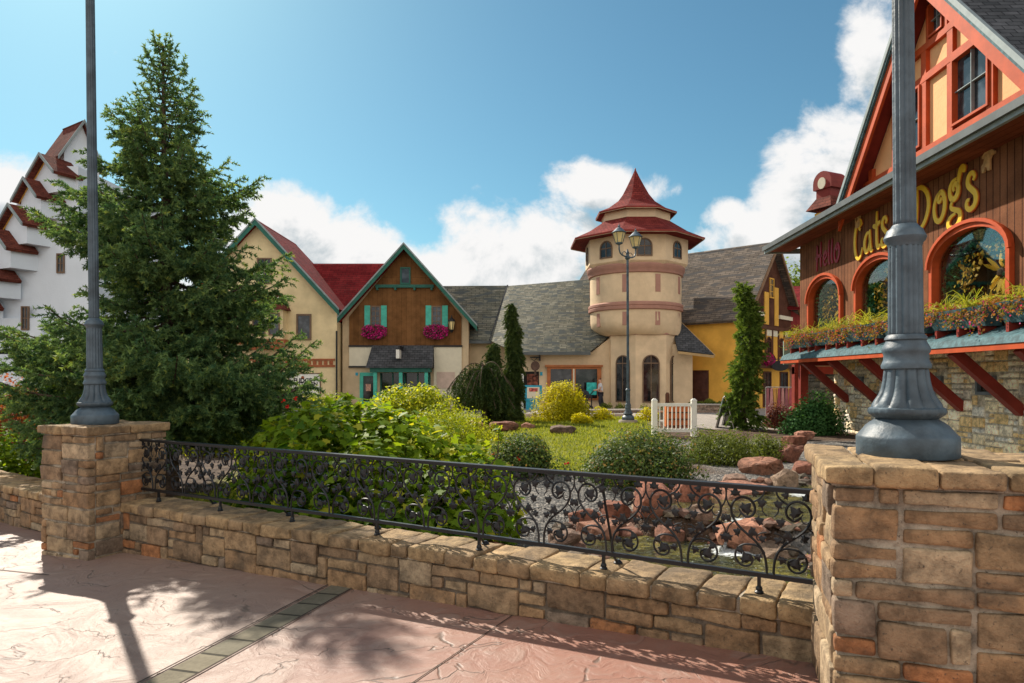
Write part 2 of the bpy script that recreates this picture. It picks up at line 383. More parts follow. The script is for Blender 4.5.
def terrain():
    def ax(lo, hi, f0, f1, n0, n1):
        a = np.arange(f0, f1, n0); l, r = [], []; s_ = n0; v = f0
        while v > lo: s_ *= 1.12; v -= s_; l.append(v)
        s_ = n0; v = a[-1]
        while v < hi: s_ *= n1; v += s_; r.append(v)
        return np.array(l[::-1]+list(a)+r)
    X = ax(-420, 420, -9, 12, .09, 1.12); Y = ax(-60, 700, 2.4, 14.5, .09, 1.05)
    XX, YY = np.meshgrid(X, Y); ZZ = H(XX, YY)
    ZZ = ZZ+.012*wob(np.stack([XX.ravel(), YY.ravel(), 0*XX.ravel()], 1), 4, 9).reshape(ZZ.shape)*(YY < 20)
    n, m = XX.shape; V = np.stack([XX, YY, ZZ], -1).reshape(-1, 3)
    idx = np.arange(n*m).reshape(n, m); q = np.stack([idx[:-1, :-1], idx[:-1, 1:], idx[1:, 1:], idx[1:, :-1]], -1).reshape(-1, 4)
    me = bpy.data.meshes.new('garden_ground'); me.vertices.add(len(V)); me.vertices.foreach_set('co', V.ravel().astype(np.float32))
    me.loops.add(q.size); me.loops.foreach_set('vertex_index', q.ravel().astype(np.int32)); me.polygons.add(len(q))
    me.polygons.foreach_set('loop_start', np.arange(0, q.size, 4, dtype=np.int32)); me.polygons.foreach_set('use_smooth', np.ones(len(q), bool)); me.update(calc_edges=True)
    x, y = V[:, 0], V[:, 1]; wn = wob(V, .5, 5)*.5
    gravel = sst(x+wn*.6, -1.3, -.6)*sst(y+wn, 12.9, 12.3)
    gravel = np.maximum(gravel, sst(x+wn, 3.8, 4.4)*sst(y+wn, 19, 18)); gravel = np.maximum(gravel, sst(x-7.6+wn, -.5, .5)*sst(y, 33, 30)*0)
    lawn = sst(y+wn, 12.2, 12.9)*sst(x+wn, -3.6, -3.0)*sst(x+wn-(y-12)*.13, 3.6, 3.0)*sst(y, 29.5, 28.5)
    lawn = np.maximum(lawn, sst(y+wn, 8.5, 9)*sst(x+wn, -5, -4.5)*sst(x+wn, -1.2, -1.6))
    pave = np.maximum(sst(y, 33.4, 33.5), sst(x+wn*.2, 5.4+.0, 5.5)*sst(y+wn*.2-(x-6)*.25, 21.9, 22.0)); gravel = gravel*(1-pave)*np.maximum(.0, sst(np.minimum(dpoly(x, y, LOW), dpoly(x, y, UP)-.05), .62, .95))
    at = me.color_attributes.new('zone', 'FLOAT_COLOR', 'POINT'); arr = np.ones((len(V), 4), np.float32)
    arr[:, 0] = gravel; arr[:, 1] = lawn*(1-pave); arr[:, 2] = pave; at.data.foreach_set('color', arr.ravel())
    m_ = bpy.data.materials.new('garden'); m_.use_nodes = True; t = NT(m_.node_tree); t.n.clear(); o = t.add('ShaderNodeOutputMaterial')
    co_ = t.add('ShaderNodeTexCoord').outputs['Object']
    z = t.add('ShaderNodeSeparateColor', inp={0: t.add('ShaderNodeAttribute', attribute_name='zone').outputs['Color']}).outputs
    v1 = t.add('ShaderNodeTexVoronoi', inp={'Vector': co_, 'Scale': 26., 'Randomness': 1.}); nn = t.add('ShaderNodeTexNoise', inp={'Vector': co_, 'Scale': 3., 'Detail': 6.}).outputs[0]
    vc = t.add('ShaderNodeSeparateColor', inp={0: v1.outputs['Color']}).outputs[0]
    grav = t.ramp(vc, [(0, (.05, .05, .05)), (.5, (.13, .125, .115)), (.85, (.22, .20, .18)), (1, (.33, .30, .26))])
    mulch = t.mix(t.smooth(nn, .35, .7), (.05, .028, .018), (.13, .085, .055))
    n3 = t.add('ShaderNodeTexNoise', inp={'Vector': co_, 'Scale': 30., 'Detail': 4.}).outputs[0]
    grass = t.mix(t.smooth(nn, .35, .65), (.12, .15, .015), (.26, .25, .03)); grass = t.mix(t.smooth(n3, .4, .8), grass, (.08, .1, .02))
    pv = t.mix(t.smooth(nn, .3, .7), (.26, .23, .20), (.36, .32, .28))
    c = t.mix(z[0], mulch, grav); c = t.mix(z[1], c, grass); c = t.mix(z[2], c, pv)
    hgt = t.math('MULTIPLY', t.math('SUBTRACT', 1., v1.outputs['Distance']), t.math('SUBTRACT', 1., z[2]))
    bp = t.add('ShaderNodeBump', inp={'Height': t.math('ADD', hgt, n3), 'Strength': .9, 'Distance': .03})
    b = t.add('ShaderNodeBsdfPrincipled', inp={'Base Color': c, 'Roughness': .9, 'Normal': bp.outputs[0], 'Specular IOR Level': .2}); t.l.new(b.outputs[0], o.inputs[0])
    tag(link('garden_ground', me, m_), kind='structure')
terrain()

def M_path():
    m = bpy.data.materials.new('stamped_concrete'); m.use_nodes = True; t = NT(m.node_tree); t.n.clear(); o = t.add('ShaderNodeOutputMaterial')
    co_ = t.add('ShaderNodeTexCoord').outputs['Object']
    wv = t.add('ShaderNodeTexNoise', inp={'Vector': co_, 'Scale': 1.2, 'Detail': 4., 'Distortion': 1.2})
    wp = t.vmath('ADD', co_, t.vmath('MULTIPLY', wv.outputs['Color'], (.9, .9, 0)))
    st = t.vmath('MULTIPLY', wp, (1., 2.3, 1.))
    vo = t.add('ShaderNodeTexVoronoi', feature='DISTANCE_TO_EDGE', inp={'Vector': st, 'Scale': 1.15}).outputs[0]
    n1 = t.add('ShaderNodeTexNoise', inp={'Vector': st, 'Scale': 2.2, 'Detail': 10., 'Roughness': .62, 'Distortion': .8}).outputs[0]
    n2 = t.add('ShaderNodeTexNoise', inp={'Vector': co_, 'Scale': .55, 'Detail': 3.}).outputs[0]
    n3 = t.add('ShaderNodeTexNoise', inp={'Vector': co_, 'Scale': 45., 'Detail': 5., 'Roughness': .7}).outputs[0]
    c = t.mix(t.smooth(n2, .35, .65), (.235, .135, .105), (.275, .18, .14))
    xx = t.add('ShaderNodeSeparateXYZ', inp={0: co_}).outputs[0]; c = t.mix(t.smooth(xx, -2.2, .6), t.mix(1, c, (.98, 1.03, 1.05), 'MULTIPLY'), t.mix(1, c, (1.12, .88, .80), 'MULTIPLY'))
    c = t.mix(t.math('MULTIPLY', t.smooth(n1, .45, .72), .55), c, (.33, .245, .20))
    c = t.mix(t.math('MULTIPLY', t.smooth(n1, .46, .25), .5), c, (.13, .08, .06))
    c = t.mix(t.math('MULTIPLY', t.smooth(n3, .45, .8), .5), c, (.24, .16, .12))
    crackmask = t.smooth(n1, .44, .56); ck = t.math('MULTIPLY', t.smooth(vo, .016, .002), crackmask)
    c = t.mix(t.math('MULTIPLY', ck, .75), c, (.09, .065, .05))
    hgt = t.math('ADD', t.math('ADD', t.math('MULTIPLY', n1, 1.), t.math('MULTIPLY', n3, .06)), t.math('MULTIPLY', ck, -.25))
    bp = t.add('ShaderNodeBump', inp={'Height': hgt, 'Strength': .6, 'Distance': .04})
    b = t.add('ShaderNodeBsdfPrincipled', inp={'Base Color': c, 'Roughness': .55, 'Normal': bp.outputs[0], 'Specular IOR Level': .4}); t.l.new(b.outputs[0], o.inputs[0]); return m
def path():
    xs = [-30, -12.5, -4.6, -3.79, 0, 1.62, 2.4, 9, 30]; mb = MB(); e = np.array(PATHEDGE)
    xs = sorted(set(xs+list(np.arange(-10, 6, .5))))
    rows = []
    for x in xs:
        y1 = np.interp(x, e[:, 0], e[:, 1])+.12; y0 = -25
        rows.append([(x, y0+(y1-y0)*k/12, float(gpath(x))) for k in range(13)])
    mb.grid(rows); tag(mb.build('footpath', M_path()), kind='structure')
    # paver strip and saw-cut joints, each a thin sheet a few millimetres up
    def strip(name, p, q, w, mat, dz=.004):
        p, q = np.array(p, float), np.array(q, float); d = (q-p)/np.linalg.norm(q-p); n = np.array((-d[1], d[0]))*w/2; mb = MB()
        K = 24; rows = []
        for k in range(K+1):
            c = p+(q-p)*k/K; rows.append([(c[0]-n[0], c[1]-n[1], float(gpath(c[0]-n[0]))+dz), (c[0]+n[0], c[1]+n[1], float(gpath(c[0]+n[0]))+dz)])
        return tag(mb.grid(rows).build(name, mat), kind='structure')
    dark = M('joint', (.06, .045, .035), .95)
    pv = M_brick('pavers', (.15, .135, .10), (.22, .19, .135), (.05, .045, .035), .23, .4, bump=.8, off=0, vert=False, msize=.012)
    a, b = (-1.30, 5.30), (-2.45, 1.9)
    o_ = strip('paver_strip', a, b, .19, pv, .006)
    # UVs of the strip run along it
    me = o_.data; uvl = me.uv_layers[0]; d = (np.array(b)-a)/np.linalg.norm(np.array(b)-a)
    for l in me.loops:
        p = np.array(me.vertices[l.vertex_index].co)[:2]-a; uvl.data[l.index].uv = (p@d, p@np.array((-d[1], d[0]))+.2)
    strip('paver_edge_joint', (-1.19, 5.28), (-2.34, 1.9), .014, dark, .009); strip('paver_edge_joint', (-1.41, 5.38), (-2.56, 1.94), .014, dark, .009)
    strip('control_joint', (.02, 4.52), (-1.5, 1.7), .008, dark, .005)
    strip('control_joint', (-4.0, 5.9), (-7.6, 7.3), .012, dark, .005)
path()

# water
def water():
    m = bpy.data.materials.new('stream_water'); m.use_nodes = True; t = NT(m.node_tree); t.n.clear(); o = t.add('ShaderNodeOutputMaterial')
    co_ = t.add('ShaderNodeTexCoord').outputs['Object']
    n = t.add('ShaderNodeTexNoise', inp={'Vector': t.vmath('MULTIPLY', co_, (1, 1.7, 1)), 'Scale': 10., 'Detail': 6., 'Distortion': 1.}).outputs[0]
    n2 = t.add('ShaderNodeTexNoise', inp={'Vector': co_, 'Scale': 2.1, 'Detail': 5.}).outputs[0]
    c = t.mix(t.smooth(n2, .35, .65), (.035, .04, .010), (.13, .125, .03))
    vb = t.add('ShaderNodeTexVoronoi', inp={'Vector': t.vmath('ADD', co_, t.vmath('MULTIPLY', t.add('ShaderNodeTexNoise', inp={'Vector': co_, 'Scale': 6.}).outputs['Color'], (.12, .12, 0))), 'Scale': 11.})
    vcol = t.add('ShaderNodeSeparateColor', inp={0: vb.outputs['Color']}).outputs[0]; c = t.mix(1, c, t.mix(vcol, (.35, .4, .4), (2.0, 1.8, 1.5)), 'MULTIPLY')
    rp = t.add('ShaderNodeTexNoise', inp={'Vector': t.vmath('MULTIPLY', co_, (1, 2.6, 1)), 'Scale': 16., 'Detail': 3., 'Distortion': 1.5}).outputs[0]; c = t.mix(t.math('MULTIPLY', t.smooth(rp, .55, .68), .5), c, (.30, .34, .30))  # pale ripple streaks are highlights painted into the water colour
    fo = t.add('ShaderNodeAttribute', attribute_name='tint').outputs['Fac']
    fm = t.smooth(t.math('ADD', t.math('MULTIPLY', fo, .75), t.math('SUBTRACT', n, .5)), .15, .30)  # foam at the falls, plus sparse white flecks painted as sparkle
    c = t.mix(fm, c, (.62, .66, .66))
    bp = t.add('ShaderNodeBump', inp={'Height': n, 'Strength': 1., 'Distance': .12})
    b = t.add('ShaderNodeBsdfPrincipled', inp={'Base Color': c, 'Roughness': t.math('ADD', .04, t.math('MULTIPLY', fm, .5)), 'Normal': bp.outputs[0], 'IOR': 1.45}); t.l.new(b.outputs[0], o.inputs[0])
    def sheet(name, x0, x1, y0, y1, z, foam, keep):
        xs = np.arange(x0, x1, .08); ys = np.arange(y0, y1, .08); XX, YY = np.meshgrid(xs, ys); ok = keep(XX, YY) & (H(XX, YY) < z+.12)
        ZZ = z(XX, YY) if callable(z) else z+0*XX
        idx = np.arange(XX.size).reshape(XX.shape); V = np.stack([XX, YY, ZZ], -1).reshape(-1, 3)
        k = ok[:-1, :-1]; q = np.stack([idx[:-1, :-1], idx[:-1, 1:], idx[1:, 1:], idx[1:, :-1]], -1)[k]
        me = bpy.data.meshes.new(name); me.from_pydata(V.tolist(), [], q.tolist()); at = me.attributes.new('tint', 'FLOAT', 'POINT')
        at.data.foreach_set('value', foam(V[:, 0], V[:, 1]).astype(np.float32)); me.polygons.foreach_set('use_smooth', [True]*len(me.polygons)); tag(link(name, me, m), kind='structure')
    sheet('lower_pool_water', -.6, 3.9, 4.2, 11, -.425, lambda x, y: np.exp(-((x-2.65)**2+(y-8.25)**2)/.07)*.8, lambda x, y: (y < 8.75+(x-2.6)*-.6) & (garden_side(x, y) > .2))
    sheet('upper_pool_water', 2.2, 10, 7.6, 14.5, -.165, lambda x, y: np.exp(-((x-4.75)**2+(y-10.7)**2)/.12)*.8+.5*np.exp(-((x-2.9)**2+(y-8.75)**2)/.04), lambda x, y: y > 8.75+(x-2.6)*-.6-.1)
    # the small cascade between the pools
    mb = MB(); rows = []
    for k in range(13):
        s_ = k/12; rows.append([(2.98-.36*s_+.13*(j-4)/4+.03*math.sin(j*2+k), 8.78-.42*s_+.2*(j-4)/4, -.15-.28*s_**1.6+.02*math.sin(j*3.1+k*1.3)) for j in range(9)])
    mb.grid(rows); o_ = mb.build('cascade_water', m, smooth='all'); at = o_.data.attributes.new('tint', 'FLOAT', 'POINT'); at.data.foreach_set('value', list(rng.uniform(.15, .62, len(o_.data.vertices)))); tag(o_, kind='structure')
water()

# ------------------------------------------------------------------ masonry
PAL_BROWN = [tuple(np.array(c)*(.92, .83, .73)) for c in [(.30, .215, .14), (.35, .27, .185), (.40, .20, .10), (.27, .205, .145), (.40, .33, .235), (.33, .235, .15), (.38, .29, .19), (.30, .23, .165), (.36, .25, .155), (.44, .38, .29), (.24, .20, .17)]]
PAL_CREAM = [(.50, .42, .28), (.55, .48, .35), (.46, .33, .16), (.40, .37, .31), (.58, .52, .40), (.50, .36, .18), (.42, .40, .35), (.48, .42, .31)]
def rblock(mb, F, a0, a1, b0, b1, c0, c1, r=.018, step=.045, amp=.008, seed=0, col=(1, 1, 1), back=False, bottom=False):
    h = np.array([a1-a0, b1-b0, c1-c0])/2; cen = np.array([a0+a1, b0+b1, c0+c1])/2; r = min(r, *(h*.9))
    def axis(hh):
        n = max(1, int(round((2*hh-2*r)/step))); return np.concatenate([[-hh, -hh+r*.35], np.linspace(-hh+r, hh-r, n+1), [hh-r*.35, hh]])
    faces = [(0, 2, 1, 1), (0, 1, 2, 1), (1, 2, 0, 1), (1, 2, 0, -1)]
    if back: faces.append((0, 2, 1, -1))
    if bottom: faces.append((0, 1, 2, -1))
    for iu, iv, iw, sg in faces:
        U, Vv = np.meshgrid(axis(h[iu]), axis(h[iv]), indexing='ij'); P = np.zeros(U.shape+(3,)); P[..., iu] = U; P[..., iv] = Vv; P[..., iw] = sg*h[iw]
        inn = np.clip(P, -h+r, h-r); d = P-inner_norm(P, inn, r)*0-inn; L = np.linalg.norm(d, axis=-1, keepdims=True); dn = d/np.maximum(L, 1e-9)
        Q = inn+dn*r; Q = Q+cen; nz = wob(Q.reshape(-1, 3)+seed*3.7, 5.5, 1).reshape(U.shape); Q = Q+dn*(nz[..., None]*amp)
        Wd = F.o+Q[..., :1]*F.u+Q[..., 1:2]*F.n+Q[..., 2:]*np.array((0, 0, 1.)); mb.grid(Wd)
    mb.tinted(tuple(np.array(col)*rng.uniform(.88, 1.12)))
def inner_norm(P, inn, r): return 0*P
def pack(Wd, Hh, cw, ch, wmax=4, hmax=3, seed=0):
    r = np.random.default_rng(seed); nx, nz = max(1, round(Wd/cw)), max(1, round(Hh/ch)); g = np.zeros((nz, nx), bool); out = []
    for j in range(nz):
        for i in range(nx):
            if g[j, i]: continue
            hh = min(int(r.choice([1, 1, 2, 2, 1, 3][:hmax+3])), nz-j, hmax); w = int(r.integers(max(1, min(wmax, int(hh*1.5))), wmax+1))
            k = 0
            while k < w and i+k < nx and not g[j:j+hh, i+k].any(): k += 1
            if nx-(i+k) == 1 and not g[j:j+hh, i+k].any(): k += 1
            g[j:j+hh, i:i+k] = True; out.append((i/nx*Wd, (i+k)/nx*Wd, j/nz*Hh, (j+hh)/nz*Hh))
    return out
def masonry(mb, F, a0, a1, b, c0, c1, cw=.082, ch=.078, pal=PAL_BROWN, seed=0, gap=.007, step=.045, amp=.011, r=.013, holes=(), wmax=5, thick=.07, hmax=2, mort=(.40, .355, .29)):
    rr = np.random.default_rng(seed+5)
    for (x0, x1, z0, z1) in pack(a1-a0, c1-c0, cw, ch, seed=seed, wmax=wmax, hmax=hmax):
        A0, A1, Z0, Z1 = a0+x0, a0+x1, c0+z0, c0+z1
        if any(A0 < h[1]+.02 and A1 > h[0]-.02 and Z0 < h[3]+.02 and Z1 > h[2]-.02 for h in holes):
            # cut the stone back to the opening rather than drop it
            for h in holes:
                if A0 < h[1] and A1 > h[0] and Z0 < h[3] and Z1 > h[2]:
                    if A0 < h[0]-.06: A1 = min(A1, h[0])
                    elif A1 > h[1]+.06: A0 = max(A0, h[1])
                    elif Z0 < h[2]-.05: Z1 = min(Z1, h[2])
                    elif Z1 > h[3]+.05: Z0 = max(Z0, h[3])
                    else: A0 = None; break
            if A0 is None or A1-A0 < .04 or Z1-Z0 < .03: continue
        rblock(mb, F, A0+gap, A1-gap, b-thick, b+rr.uniform(-.006, .012), Z0+gap, Z1-gap, r, step, amp, seed+int(x0*100), pal[int(rr.integers(len(pal)))])
def core(mb, F, a0, a1, b0, b1, c0, c1, col=(.40, .355, .29)): mb.box(F, a0, a1, b0, b1, c0, c1); mb.tinted(col)
MS = M_stone('fieldstone'); MSC = M_stone('cream_stone', 2.0, mott=.08)
CAPCOL = [(.40, .31, .20), (.36, .28, .19), (.43, .34, .22), (.33, .26, .18)]
CAPCOL = [tuple(np.array(c)*(.90, .81, .69)) for c in CAPCOL]

def pillar(lab, corner, u, wid, dep, top, zb, seed, capt=.085):
    """corner = front-left base corner, u = direction of the front face to the right"""
    F = Fr((corner[0], corner[1], 0), u); root = T('stone_pillar', lab, 'pillar', tuple(F.p(wid/2, -dep/2, zb+.1)), 'stone pillars at the ends of the railing')
    mb = MB(); core(mb, F, .02, wid-.02, -dep+.02, -.02, zb-.2, top-capt)
    masonry(mb, F, 0, wid, 0, zb-.1, top-capt, seed=seed)
    for o_, du, L in ((F.p(0, -dep+.0, 0), F.n, dep-.07), (F.p(wid, -.07, 0), -F.n, dep-.07), (F.p(wid, -dep, 0), -F.u, wid)):
        # the left face runs back to front, the right face front to back
        nn = {0: -F.u, 1: F.u, 2: -F.n}[[0, 1, 2][0]] if False else None
        G = Fr(o_, du[:2], None)
        masonry(mb, G, 0, L, 0, zb-.1, top-capt, seed=seed+int(abs(o_[0])*7)+1)
    mb.build('masonry_shaft', MS, root, smooth=True, fixn=True)
    cb = MB(); ov = .035; n1 = max(3, round(wid/.2)); rr = np.random.default_rng(seed)
    rowsb = [(-dep-ov, -dep*.5), (-dep*.5, ov)]
    for q, (b0, b1) in enumerate(rowsb):
        e = np.linspace(-ov, wid+ov, n1+1); e[1:-1] += rr.uniform(-.035, .035, n1-1)
        for x0, x1 in zip(e[:-1], e[1:]): rblock(cb, F, x0+.004, x1-.004, b0+.004, b1-.004, top-capt+.004, top+rr.uniform(-.004, .003), .015, .05, .010, seed+int(x0*99), CAPCOL[int(rr.integers(4))], back=True, bottom=True)
    core(cb, F, -.0, wid, -dep, 0, top-capt-.002, top-.018)
    cb.build('stone_cap', MS, root, smooth=True); return F
FL = pillar('square sandstone pillar at the left end of the railing, carrying a tapered blue-grey lamp post', (-4.62, 6.70), (.89, -.45), .76, .80, 1.20, -.08, 3)
FRt = pillar('large sandstone pillar in the right foreground, carrying a thick blue-grey lamp post', (1.30, 2.775), (.945, -.326), 1.0, .90, 1.30, .1, 12, capt=.08)

def low_wall(lab, p, q, zt, zb, dep, seed, n=None, capw=.25, group=None):
    p, q = np.array(p, float), np.array(q, float); L = np.linalg.norm(q-p); F = Fr((p[0], p[1], 0), (q-p)); m_ = (p+q)/2
    root = T('low_stone_wall', lab, 'wall', (m_[0], m_[1], zb)); mb = MB(); ct = .10
    core(mb, F, 0, L, -dep, -.02, zb-.9, zt-ct, (.17, .14, .11))
    masonry(mb, F, 0, L, 0, zb-.12, zt-ct, seed=seed, cw=.10, ch=.088, wmax=4, hmax=2, step=.05); mb.build('masonry_body', MS, root, smooth=True)
    cb = MB(); rr = np.random.default_rng(seed); n1 = max(2, round(L/capw)); e = np.linspace(0, L, n1+1); e[1:-1] += rr.uniform(-.06, .06, n1-1)
    for x0, x1 in zip(e[:-1], e[1:]): rblock(cb, F, x0+.004, x1-.004, -dep, .03+rr.uniform(-.008, .008), zt-ct+.004, zt+rr.uniform(-.006, .004), .020, .05, .013, seed+int(x0*77), CAPCOL[int(rr.integers(4))], back=True, bottom=True)
    core(cb, F, .01, L-.01, -dep+.03, -.01, zt-ct-.002, zt-.025)
    cb.build('coping', MS, root, smooth=True)
low_wall('long low sandstone wall under the iron railing, between the two pillars', WA-WD*.02, WB+WD*.05, .448, -.05, .42, 21)
low_wall('low sandstone wall running off to the left behind the left pillar', (-12.6, 12.75), (-4.75, 7.35), .36, -.15, .5, 33)
low_wall('low sandstone wall beyond the right foreground pillar', (2.35, 2.62), (8.5, .35), .5, .15, .42, 44)

# ------------------------------------------------------------------ railing
MI = M('black_iron', (.009, .010, .012), .42, (60, .3, .002), spec=.4)
def railing():
    a = np.array((-3.74, 6.86)); b = np.array((1.645, 3.68)); d = (b-a); L = np.linalg.norm(d); d /= L; F = Fr((a[0], a[1], 0), d); N = F.n
    root = T('iron_railing', 'black wrought-iron railing of leafy scrolls on the low wall between the two stone pillars', 'railing', (*((a+b)/2), .45))
    z0, z1 = .553, 1.04
    mb = MB(); mb.box(F, 0, L, -.028, .028, z1, z1+.012); mb.box(F, 0, L, -.018, .018, z1-.014, z1); mb.build('top_rail', MI, root)
    mb = MB(); mb.box(F, 0, L, -.014, .014, z0-.012, z0+.012); mb.build('bottom_rail', MI, root)
    n = 13; w = L/n
    # one panel: a mirrored pair of scroll stems with vine leaves, built flat then thickened
    half = [(.018, 0), (.02, .07), (.035, .13), (.075, .185), (.13, .225), (.185, .275), (.215, .335), (.205, .395), (.16, .43), (.105, .42), (.078, .375), (.09, .33), (.13, .312), (.16, .34)]
    tops = [(.03, .487), (.033, .455), (.055, .425), (.09, .405)]
    low = [(.03, .12), (.05, .15), (.09, .165), (.15, .16), (.19, .12), (.19, .07), (.155, .035), (.11, .04), (.09, .075), (.105, .105), (.135, .105)]
    side = [(.195, .285), (.225, .26), (.24, .215), (.232, .17)]
    twig = [(.02, .24), (.05, .235), (.075, .215), (.07, .19), (.05, .195)]
    twig2 = [(.215, .335), (.18, .30), (.155, .335), (.17, .36)]
    twig3 = [(.02, .33), (.045, .36), (.04, .40), (.02, .41)]
    tip = [(.215, .36), (.238, .40), (.243, .45), (.23, .487)]
    leaves = [(.135, .36, 40, .055), (.13, .075, -20, .052), (.235, .195, 200, .045), (.10, .235, 110, .045), (.06, .30, 60, .04), (.19, .445, 0, .042), (.04, .40, -60, .04), (.065, .10, 160, .036), (.175, .225, -70, .036), (.045, .20, 60, .034), (.165, .125, 30, .034), (.085, .455, 80, .034), (.225, .30, -100, .034)]
    def smoothc(P, k=4):
        P = np.array(P, float)
        for _ in range(2): P = np.concatenate([[P[0]], np.stack([P[:-1]*.75+P[1:]*.25, P[:-1]*.25+P[1:]*.75], 1).reshape(-1, 2), [P[-1]]])
        return P
    ref = None
    for k in range(n):
        nm = 'scroll_panel'
        if ref is None:
            mb = MB(); cx = w/2
            for sg in (-1, 1):
                for ln, r in ((half, .0075), (tops, .006), (low, .0065), (side, .0045), (tip, .005), (twig, .004), (twig2, .004), (twig3, .004)):
                    mb.tube([F.p(cx+sg*x, 0, z0+y) for x, y in smoothc(ln)], r, 5)
                for (x, y, an, s_) in leaves:
                    an = R(an); s_ *= 1.25
                    pts = np.array(LEAFM)*s_; pts[:, 1] -= s_*.3; ca, sa = math.cos(an), math.sin(an)
                    q = [(cx+sg*(x+ca*p[0]-sa*p[1]), z0+y+sa*p[0]+ca*p[1]) for p in pts]
                    kk = len(mb.v); m2 = len(q)
                    for bb in (.006, -.006):
                        mb.v += [F.p(A, bb+.25*(abs(A-(cx+sg*x)))*(1 if (x*100) % 2 < 1 else -1), c) for A, c in q]
                    mb.v += [F.p(cx+sg*x, .012, z0+y), F.p(cx+sg*x, -.012, z0+y)]
                    for i in range(m2): j = (i+1) % m2; mb.f.append([kk+i, kk+j, kk+2*m2]); mb.f.append([kk+m2+j, kk+m2+i, kk+2*m2+1]); mb.f.append([kk+i, kk+m2+i, kk+m2+j, kk+j])
            ref = mb.build(nm, MI, root, smooth=True)
        else:
            c = ref.copy(); C.objects.link(c); c.parent = root; c.location = Vector(d.tolist()+[0])*(w*k)
    for k, s_ in enumerate(np.linspace(.32, L-.30, 7)):
        mb = MB(); zt = .448; mb.box(F, s_-.009, s_+.009, -.009+.04, .009+.04, zt, z0-.012) if False else mb.box(F, s_-.009, s_+.009, -.009, .009, zt, z0-.012)
        mb.lathe(F.p(s_, 0, zt-.002), [(.024, 0), (.026, .012), (.018, .02), (.02, .03), (.014, .042)], 10); mb.build('foot', MI, root, smooth=True)
    for s_ in np.linspace(.9, L-1.25, 5):
        mb = MB(); mb.tube([F.p(s_, .0, z1-.02), F.p(s_+.01, -.03, .85), F.p(s_+.03, -.13, .50), F.p(s_+.04, -.17, .446)], .009, 6); mb.lathe(F.p(s_+.04, -.17, .446), [(.028, 0), (.03, .012), (.012, .03)], 10)
        mb.build('rear_brace', MI, root, smooth=True)
    for s_ in (0.01, L-.01):
        mb = MB(); mb.box(F, s_-.012, s_+.012, -.03, .03, z1-.035, z1+.02); mb.build('end_bracket', MI, root)
railing()

